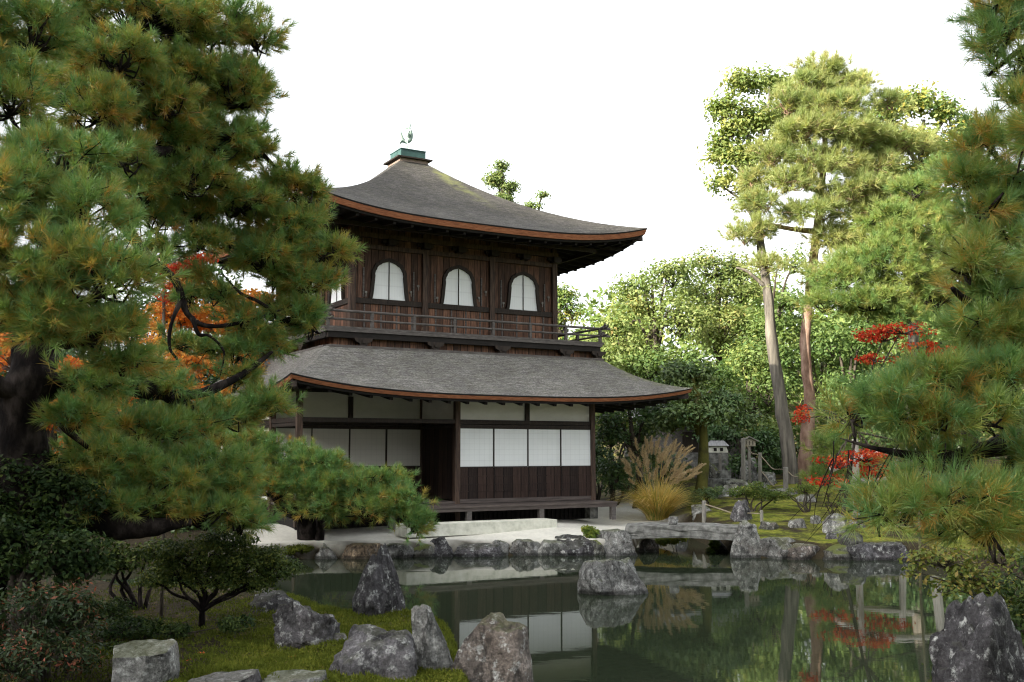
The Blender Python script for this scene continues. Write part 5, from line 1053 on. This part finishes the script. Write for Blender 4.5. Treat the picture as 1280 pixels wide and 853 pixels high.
# house roof among the trees
hb = empty('tiled_house', root_at(885, 590, 38)); hb.rotation_euler = (0, 0, 0.5); tag(hb, 'grey tiled house half hidden behind the trees by the roof corner', 'house')
z0 = at(885, 520, 38)[2] - hb.location[2]; z1 = at(885, 482, 38)[2] - hb.location[2]
MB().box(-1.6, 1.6, 0, 3.0, -0.5, z0).build('house_wall', M['grey_wood'], hb)
mb = MB(); mb.add([(-2.1,-0.6,z0-.05),(2.1,-0.6,z0-.05),(2.1,3.6,z0-.05),(-2.1,3.6,z0-.05),(-1.7,1.5,z1),(1.7,1.5,z1)], [(0,3,2,1),(0,1,5,4),(1,2,5),(2,3,4,5),(3,0,4)]); rf = mb.build('tile_roof', M['grey_tile'], hb)
MB().box(-1.8, 1.8, 1.38, 1.62, z1 - 0.05, z1 + 0.12).build('ridge', M['pale_stone'], rf)
for x in (-0.8, 0.7): MB().box(x-0.35, x+0.35, -0.03, -0.002, z0 - 1.4, z0 - 0.6).build('window', M['dark_wood'], hb)
# timber trestle propping the garden trees, seen mostly in its reflection
tr = empty('wooden_trestle', (8.6, 25.0, gz(8.6, 25.0))); tag(tr, 'pale timber trestle propping the leaning trees behind the right pine', 'trestle')
mb = MB(); zz = lambda z: z - tr.location[2]
MB().tube([(-0.35, 0, -0.2), (-0.33, 0, zz(2.5))], [0.09, 0.08], 8, 1).build('upright', M['pale_timber'], tr); MB().tube([(0.75, 0.1, -0.2), (0.68, 0.1, zz(2.0))], [0.09, 0.08], 8, 1).build('upright', M['pale_timber'], tr)
MB().tube([(1.6, 0.4, -0.2), (1.75, 0.4, zz(2.6))], [0.13, 0.11], 8, 1).build('upright', M['pale_timber'], tr)
MB().tube([(-0.6, 0, zz(1.45)), (0.95, 0.1, zz(1.62))], [0.06, 0.06], 8, 1).build('crossbar', M['pale_timber'], tr)
MB().tube([(-0.95, 0, zz(1.75)), (-0.3, 0, zz(2.02)), (0.6, 0.1, zz(2.2)), (1.7, 0.35, zz(2.18))], [0.07, 0.08, 0.08, 0.07], 8, 4).build('curved_beam', M['pale_timber'], tr)
P = hit(1150, 742); t = at(1147, 560, P[1])
bp = MB().tube([(P[0], P[1], -0.6), tuple(t)], [0.022, 0.018], 8, 1).build('bamboo_pole', M['bamboo'], smooth=True); tag(bp, 'thin upright bamboo pole standing in the pond at the right', 'pole')

# ------------------------------------------------------------------ pampas grass by the bridge
def clump_grass():
    rng = np.random.default_rng(5); P = hit(822, 650); root = empty('pampas_grass', tuple(P)); tag(root, 'large straw coloured pampas grass with feathery plumes beside the bridge', 'grass clump')
    def ribbons(n, hgt, spread, width, t_lo, t_hi, droop, name, mat, seg=7, lean=0.0, rb=0.28):
        a = rng.uniform(0, 2*np.pi, n); r0 = rng.uniform(0, rb, n); sp_ = rng.uniform(0.1, 1.0, n) ** 0.8 * spread; h = hgt * rng.uniform(0.6, 1.1, n)
        u = np.linspace(0, 1, seg); dirx, diry = np.cos(a), np.sin(a)
        rad = r0[:, None] + sp_[:, None] * (u[None, :] ** 1.5); z = h[:, None] * (u[None, :] - droop * (sp_ / spread)[:, None] * u[None, :] ** 3)
        X = dirx[:, None] * rad + lean * u[None, :] ** 2; Yy = diry[:, None] * rad; wd = width * (1 - u[None, :] ** 2 * 0.9)
        sx, sy = -np.sin(a + 0.6)[:, None] * wd / 2, np.cos(a + 0.6)[:, None] * wd / 2
        V = np.stack([np.stack([X - sx, Yy - sy, z], -1), np.stack([X + sx, Yy + sy, z], -1)], 2).reshape(-1, 3)
        b = (np.arange(n)[:, None] * seg + np.arange(seg - 1)[None, :]).reshape(-1) * 2
        Fq = np.stack([b, b + 1, b + 3, b + 2], 1)
        t = np.clip(rng.uniform(t_lo, t_hi, n)[:, None] + 0.15 * (u - 0.5), 0, 1); tt = np.repeat(t.reshape(-1), 2)
        o = np_mesh(name, V, Fq, mat, root, attrs={'tint': tt}); return np.stack([X[:, -1], Yy[:, -1], z[:, -1]], 1), np.stack([X[:, -1] - X[:, -2], Yy[:, -1] - Yy[:, -2], z[:, -1] - z[:, -2]], 1)
    ribbons(1000, 1.3, 1.35, 0.024, 0.05, 1.0, 0.6, 'blades', M['straw'])
    ribbons(350, 0.7, 0.75, 0.017, 0.0, 0.3, 0.5, 'blades', M['straw'])
    T, D = ribbons(75, 2.0, 0.75, 0.012, 0.55, 0.9, 0.22, 'stalks', M['straw'], lean=0.08)
    D = unit(D); n = len(T); m_ = 240
    k = rng.random((n, m_, 1)); base = T[:, None, :] + D[:, None, :] * (k * 0.40 - 0.04) + np.array((0.10, 0, -0.08)) * k ** 2 * rng.uniform(0.2, 1.0, (n, 1, 1))
    nd = unit(D[:, None, :] * 1.0 + rng.normal(size=(n, m_, 3)) * 0.34 + np.array((0.22, 0, -0.25))); L = 0.13 * rng.uniform(0.6, 1.2, (n, m_, 1)) * (1.1 - 0.6 * k)
    sd_ = unit(np.cross(nd, rng.normal(size=nd.shape))) * 0.006
    V = np.stack([base - sd_, base + sd_, base + nd * L], 2).reshape(-1, 3)
    np_mesh('plumes', V, np.arange(len(V)).reshape(-1, 3), M['plume'], root, attrs={'tint': np.repeat(rng.random(n * m_), 3)})
clump_grass()

# ------------------------------------------------------------------ shrubs, ferns, moss
def shrub(label, base, crown, mat, seed, lr=0.16, per=60, size=0.05, base_t=0.4, stems=5, aspect=0.5, bark='brown_bark', name='shrub', spread=0.25, group=None, sr=0.02, fill=0.8, twig=0.005, flat=0.7, world_base=None, var=0.16, trunk=0.0):
    P = hit(*base) if world_base is None else np.array(world_base)
    t = empty(name, tuple(P)); tag(t, label, 'shrub', group); mb = MB(); rnd = random.Random(seed)
    crown = [(c[0], c[1], c[2], c[3], P[1] + (c[4] if len(c) > 4 else 0)) for c in crown]
    for i in range(stems):
        c = at(*crown[i % len(crown)][:2], crown[i % len(crown)][4]); a = rnd.uniform(0, 6.28)
        b = P + np.array((math.cos(a) * 0.04, math.sin(a) * 0.04, -0.08)); m1 = b * 0.6 + c * 0.4 + np.array((rnd.uniform(-1, 1), rnd.uniform(-1, 1), 0)) * spread * 0.5; m2 = b * 0.25 + c * 0.75 + np.array((rnd.uniform(-1, 1), rnd.uniform(-1, 1), 0)) * spread * 0.4
        if trunk:
            b0_ = P - np.array((0, 0, 0.1)); b = P + np.array((0, 0, trunk)); mb.tube([b0_, b], [sr * 2.6, sr * 1.8], 8, 1); m1 = b * 0.7 + c * 0.3 + np.array((rnd.uniform(-1, 1), rnd.uniform(-1, 1), 0)) * 0.08
        mb.tube([b, m1, m2, c], [sr * 1.5, sr * 1.1, sr * 0.8, sr * 0.35], 6, 4)
    leaf_crown('leaves', crown, M[mat], None, seed, lr=lr, per=per, size=size, fill=fill, base_t=base_t, branch_mb=mb, twig=twig, aspect=aspect, flat=flat, var=var)
    mb.build('stems', M[bark], None, smooth=True); adopt(t); return t
shrub('umbrella shaped azalea on the moss with many dark stems', (252, 788), [(250, 695, 62, 26), (205, 690, 34, 20), (300, 705, 50, 26), (340, 700, 26, 22), (280, 675, 50, 18), (225, 715, 40, 20), (318, 728, 36, 16), (270, 722, 50, 20), (345, 712, 30, 20), (200, 725, 30, 16)], 'leaf_shrub', 61, lr=0.13, per=80, size=0.038, stems=11, sr=0.017, spread=0.22, base_t=0.6, trunk=0.2, bark='pine_bark')
shrub('thin twisted shrub at the water edge behind the azalea', (175, 762), [(160, 700, 36, 24), (190, 690, 30, 20), (140, 690, 30, 26)], 'leaf_shrub', 62, lr=0.2, per=60, size=0.06, stems=6, sr=0.02, spread=0.5, base_t=0.45, bark='pine_bark')
shrub('dark low ground cover spreading under the azalea', (170, 800), [(160, 785, 50, 14), (130, 765, 40, 18, 0.4), (215, 790, 30, 8), (150, 815, 40, 12, -0.4), (295, 778, 26, 7)], 'leaf_shrub', 76, lr=0.1, per=55, size=0.04, stems=5, sr=0.008, base_t=0.25)
shrub('dark evergreen bush crowding the left edge below the pine', (30, 835), [(30, 610, 70, 46, 0.6), (90, 630, 55, 44, 0.5), (-10, 680, 60, 70, 0.2), (50, 690, 70, 50, 0.2), (110, 700, 36, 50, 0.3), (20, 580, 60, 30, 0.8)], 'leaf_shrub', 63, lr=0.17, per=70, size=0.06, stems=10, sr=0.03, base_t=0.15, spread=0.4)
shrub('reddish tipped bush in the bottom left corner', (60, 850), [(40, 770, 70, 50, -0.2), (95, 770, 44, 44, -0.1), (20, 820, 60, 40, -0.5), (90, 815, 40, 34, -0.3), (-20, 790, 50, 50, -0.3)], 'leaf_rust', 64, lr=0.15, per=60, size=0.055, aspect=0.36, stems=12, sr=0.012, base_t=0.45, var=0.24)
shrub('low flat topped clipped bush on the moss below the steps', (944, 640), [(930, 615, 22, 8), (955, 617, 22, 8), (942, 610, 20, 7), (968, 620, 14, 7)], 'leaf_lime', 65, lr=0.2, per=70, size=0.06, stems=6, sr=0.02, base_t=0.2)
shrub('dark teal creeping shrub left of the mossy boulder', (884, 632), [(880, 618, 20, 10), (868, 622, 12, 8), (895, 615, 10, 8)], 'leaf_dark', 66, lr=0.2, per=60, size=0.06, base_t=0.7)
shrub('sparse thin leaved azalea below the red maple', (1042, 650), [(1035, 615, 16, 12), (1055, 610, 18, 14), (1045, 630, 20, 10)], 'leaf_lime', 67, lr=0.22, per=14, size=0.06, stems=9, sr=0.012, base_t=0.5)
shrub('mossy green mound bush beside the pale slab', (1010, 640), [(1005, 612, 20, 8), (985, 618, 14, 6)], 'leaf_lime', 68, lr=0.2, per=60, size=0.06, base_t=0.25)
shrub('dark low shrub between the pavilion corner and the pampas grass', (768, 632), [(765, 605, 18, 22), (785, 600, 16, 24), (755, 585, 14, 16)], 'leaf_dark', 69, lr=0.28, per=70, size=0.09, base_t=0.5)
shrub('yellow green leafy shrub hanging over the pond at the right', (1215, 790), [(1180, 700, 44, 20), (1150, 700, 26, 14), (1220, 720, 46, 26), (1260, 740, 40, 30), (1180, 735, 34, 16), (1250, 695, 40, 24), (1145, 715, 14, 10)], 'leaf_lime', 70, lr=0.2, per=26, size=0.075, stems=10, sr=0.014, base_t=0.55, world_base=(7.0, 13.2, 0.2), var=0.25)
shrub('shaded bush filling the bank behind the dark craggy rock', (1290, 800), [(1270, 780, 40, 30), (1300, 740, 50, 50), (1250, 800, 30, 20)], 'leaf_shrub', 71, lr=0.17, per=60, size=0.06, stems=7, base_t=0.3, world_base=(5.4, 9.4, 0.2))
shrub('yellow green fern like plant on the far shore left of the bridge', (745, 672), [(742, 668, 12, 9), (752, 677, 8, 8), (735, 662, 8, 4)], 'fern', 72, lr=0.1, per=34, size=0.09, stems=4, sr=0.006, aspect=0.3, base_t=0.3)
shrub('yellow fern hanging below the stone bridge', (845, 688), [(838, 676, 16, 4), (850, 673, 12, 3), (826, 678, 10, 3)], 'fern', 73, lr=0.1, per=34, size=0.09, stems=3, sr=0.006, aspect=0.3, base_t=0.45)
shrub('green weed drooping at the foot of the broad bridge stone', (895, 690), [(893, 680, 7, 8), (888, 688, 6, 5)], 'fern', 74, lr=0.08, per=40, size=0.07, stems=3, sr=0.005, aspect=0.3, base_t=0.05)
shrub('brown and green moss mound on the far shore stones', (372, 690), [(372, 686, 20, 6), (358, 690, 14, 4)], 'moss_leaf', 75, lr=0.09, per=90, size=0.035, stems=1, sr=0.004, base_t=0.35)
for i, (x, y, Y, rx, ry, lb, mt) in enumerate([(150, 655, 23, 60, 30, 'dark bush on the far shore behind the twisted shrub', 'leaf_dark'), (255, 650, 23.5, 54, 26, 'dark bush on the far shore behind the azalea', 'leaf_dark'), (50, 650, 23, 60, 36, 'dark bush on the far shore at the left edge', 'leaf_dark'), (315, 640, 25, 22, 22, 'small dark bush left of the low spreading pine', 'leaf_mid'), (745, 575, 34, 26, 30, 'round dark bush just right of the ground floor wall', 'leaf_dark'), (830, 590, 34, 34, 28, 'dark bush behind the pampas plumes', 'leaf_dark'), (1060, 590, 37, 34, 26, 'green bush right of the red barked trunk', 'leaf_mid'), (1130, 600, 34, 44, 24, 'green bush behind the red maple sprays', 'leaf_mid'), (1200, 610, 32, 44, 24, 'wide green bush beyond the drooping pine twigs', 'leaf_mid'), (1275, 620, 28, 44, 30, 'green bush at the right edge of the moss bank', 'leaf_mid'), (960, 585, 37, 30, 24, 'dark bush right of the notice board', 'leaf_dark'), (765, 530, 36, 28, 30, 'leafy bush under the lower eave corner', 'leaf_mid'), (720, 560, 37, 30, 50, 'green bush hidden behind the right wall of the pavilion', 'leaf_mid'), (1010, 585, 40, 24, 24, 'dark bush seen between the two tall trunks', 'leaf_dark')]):
    b = at(x, y, Y); g = gz(b[0], b[1]); shrub(lb, (x, y), [(x, y, rx, ry, 0), (x - rx*0.6, y + ry*0.5, rx*0.7, ry*0.6, -0.4), (x + rx*0.6, y + ry*0.4, rx*0.7, ry*0.6, 0.2)], mt, 160 + i, lr=0.4, per=70, size=0.15, stems=5, sr=0.04, base_t=0.45, world_base=(b[0], b[1], g), group='bushes behind the moss bank', twig=0.012)

# moss and small herbs over the near bank
def moss_carpet():
    rng = np.random.default_rng(9); n = 260000
    X = rng.uniform(-5.5, 0.2, n); Yv = 7.4 + (rng.random(n) ** 1.4) * 8.0
    P2 = np.stack([X, Yv], 1); d = pond_sd(P2); wv_ = wob(X, Yv, 1.4) + 0.5 * wob(X, Yv, 4.0)
    ok = (d > 0.06) & (sstep(-3.6, -1.9, X + 0.25 * wob(X, Yv, 1.1)) + 0.3 * wv_ > 0.45) & (wob(X, Yv, 3.1) + 0.4 * wob(X, Yv, 7.0) > -0.45) & (np.abs(X) < 0.56 * Yv)
    lf = sstep(-4.2, -2.0, X + 0.3 * wob(X, Yv, 1.1)); ok |= (d > 0.06) & (np.abs(X) < 0.56 * Yv) & (rng.random(n) < 0.15 + 0.5 * lf)
    P2 = P2[ok]; wv_ = wv_[ok]; lf = lf[ok]; z = ground_z(P2); n = len(P2)
    pos = np.column_stack([P2, z + rng.uniform(0.0, 0.03, n) + 0.045 * np.clip(wob(P2[:, 0], P2[:, 1], 5.0) + 0.3, 0, 1)])
    nd = unit(rng.normal(size=(n, 3)) * 0.6 + np.array((0, 0, 0.9))); sd_ = unit(np.cross(nd, rng.normal(size=(n, 3)))) * 0.006; L = rng.uniform(0.018, 0.045, (n, 1))
    V = np.stack([pos - sd_, pos + sd_, pos + nd * L], 1).reshape(-1, 3)
    t = np.clip(0.08 + 0.40 * lf + 0.22 * wv_ + rng.normal(size=n) * 0.15 + 0.22 * wob(P2[:, 0], P2[:, 1], 3.7), 0, 1)  # darker tint leftward stands in for shade under the azalea and pine
    o = np_mesh('moss', V, np.arange(len(V)).reshape(-1, 3), M['moss_leaf'], attrs={'tint': np.repeat(t, 3)}); tag(o, 'bright green moss carpeting the near bank', None, None, 'stuff')
moss_carpet()
def needle_litter():
    """fallen leaves: three red maple leaves on the near moss"""
    rng = np.random.default_rng(4)
    for px, py, lb in ((362, 829, 'red maple leaf fallen on bright moss by the flat grey stone'), (254, 825, 'pink red maple leaf fallen on dark moss under the azalea'), (231, 834, 'small red maple leaf fallen left of the pink one')):
        P = hit(px, py); vs = []; mb = MB(); a0 = rng.uniform(0, 6)
        for k in range(5):
            a = a0 + (k - 2) * 0.62; d = np.array((math.cos(a), math.sin(a), 0.25)); s_ = np.array((-math.sin(a), math.cos(a), 0)) * 0.011; b = P + np.array((0, 0, 0.05))
            mb.add([b, b + d*0.03 + s_, b + d*0.062, b + d*0.03 - s_], [(0, 1, 2, 3)])
        o = mb.build('fallen_leaf', M['leaf_red']); at_ = o.data.attributes.new('tint', 'FLOAT', 'POINT'); at_.data.foreach_set('value', np.full(20, 0.8, dtype=np.float32)); tag(o, lb, 'leaf', 'fallen maple leaves')
needle_litter()

def litter():
    """brown pine needles and leaf scraps shed over the near bank"""
    rng = np.random.default_rng(21); n = 9000
    X = rng.uniform(-6, 0.2, n); Yv = 7.4 + rng.random(n) * 7.5; P2 = np.stack([X, Yv], 1)
    ok = (pond_sd(P2) > 0.1) & (wob(X, Yv, 2.6) + rng.normal(size=n) * 0.35 > 0.0) & (np.abs(X) < 0.56 * Yv); P2 = P2[ok]; n = len(P2)
    pos = np.column_stack([P2, ground_z(P2) + rng.uniform(0.02, 0.045, n)]); a = rng.uniform(0, 6.28, n); d = np.stack([np.cos(a), np.sin(a), rng.normal(size=n) * 0.2], 1)
    leaf = rng.random(n) < 0.10; L = np.where(leaf, 0.022, rng.uniform(0.03, 0.06, n))[:, None]; wd = np.where(leaf, 0.016, 0.0035)[:, None]
    sd_ = np.stack([-d[:, 1], d[:, 0], rng.normal(size=n) * 0.3], 1) * wd / 2
    V = np.stack([pos - d * L, pos + sd_, pos + d * L, pos - sd_], 1).reshape(-1, 3)
    o = np_mesh('needle_litter', V, np.arange(len(V)).reshape(-1, 4), M['straw_litter'], attrs={'tint': np.repeat(rng.random(n), 4)}); tag(o, 'shed brown pine needles and leaf scraps on the near bank', None, None, 'stuff')
M['straw_litter'] = foliage('straw_litter', [(0.0, (0.07, 0.04, 0.02)), (0.6, (0.16, 0.10, 0.045)), (1.0, (0.28, 0.19, 0.07))], 0.1, 0.8, 0.05)
litter()
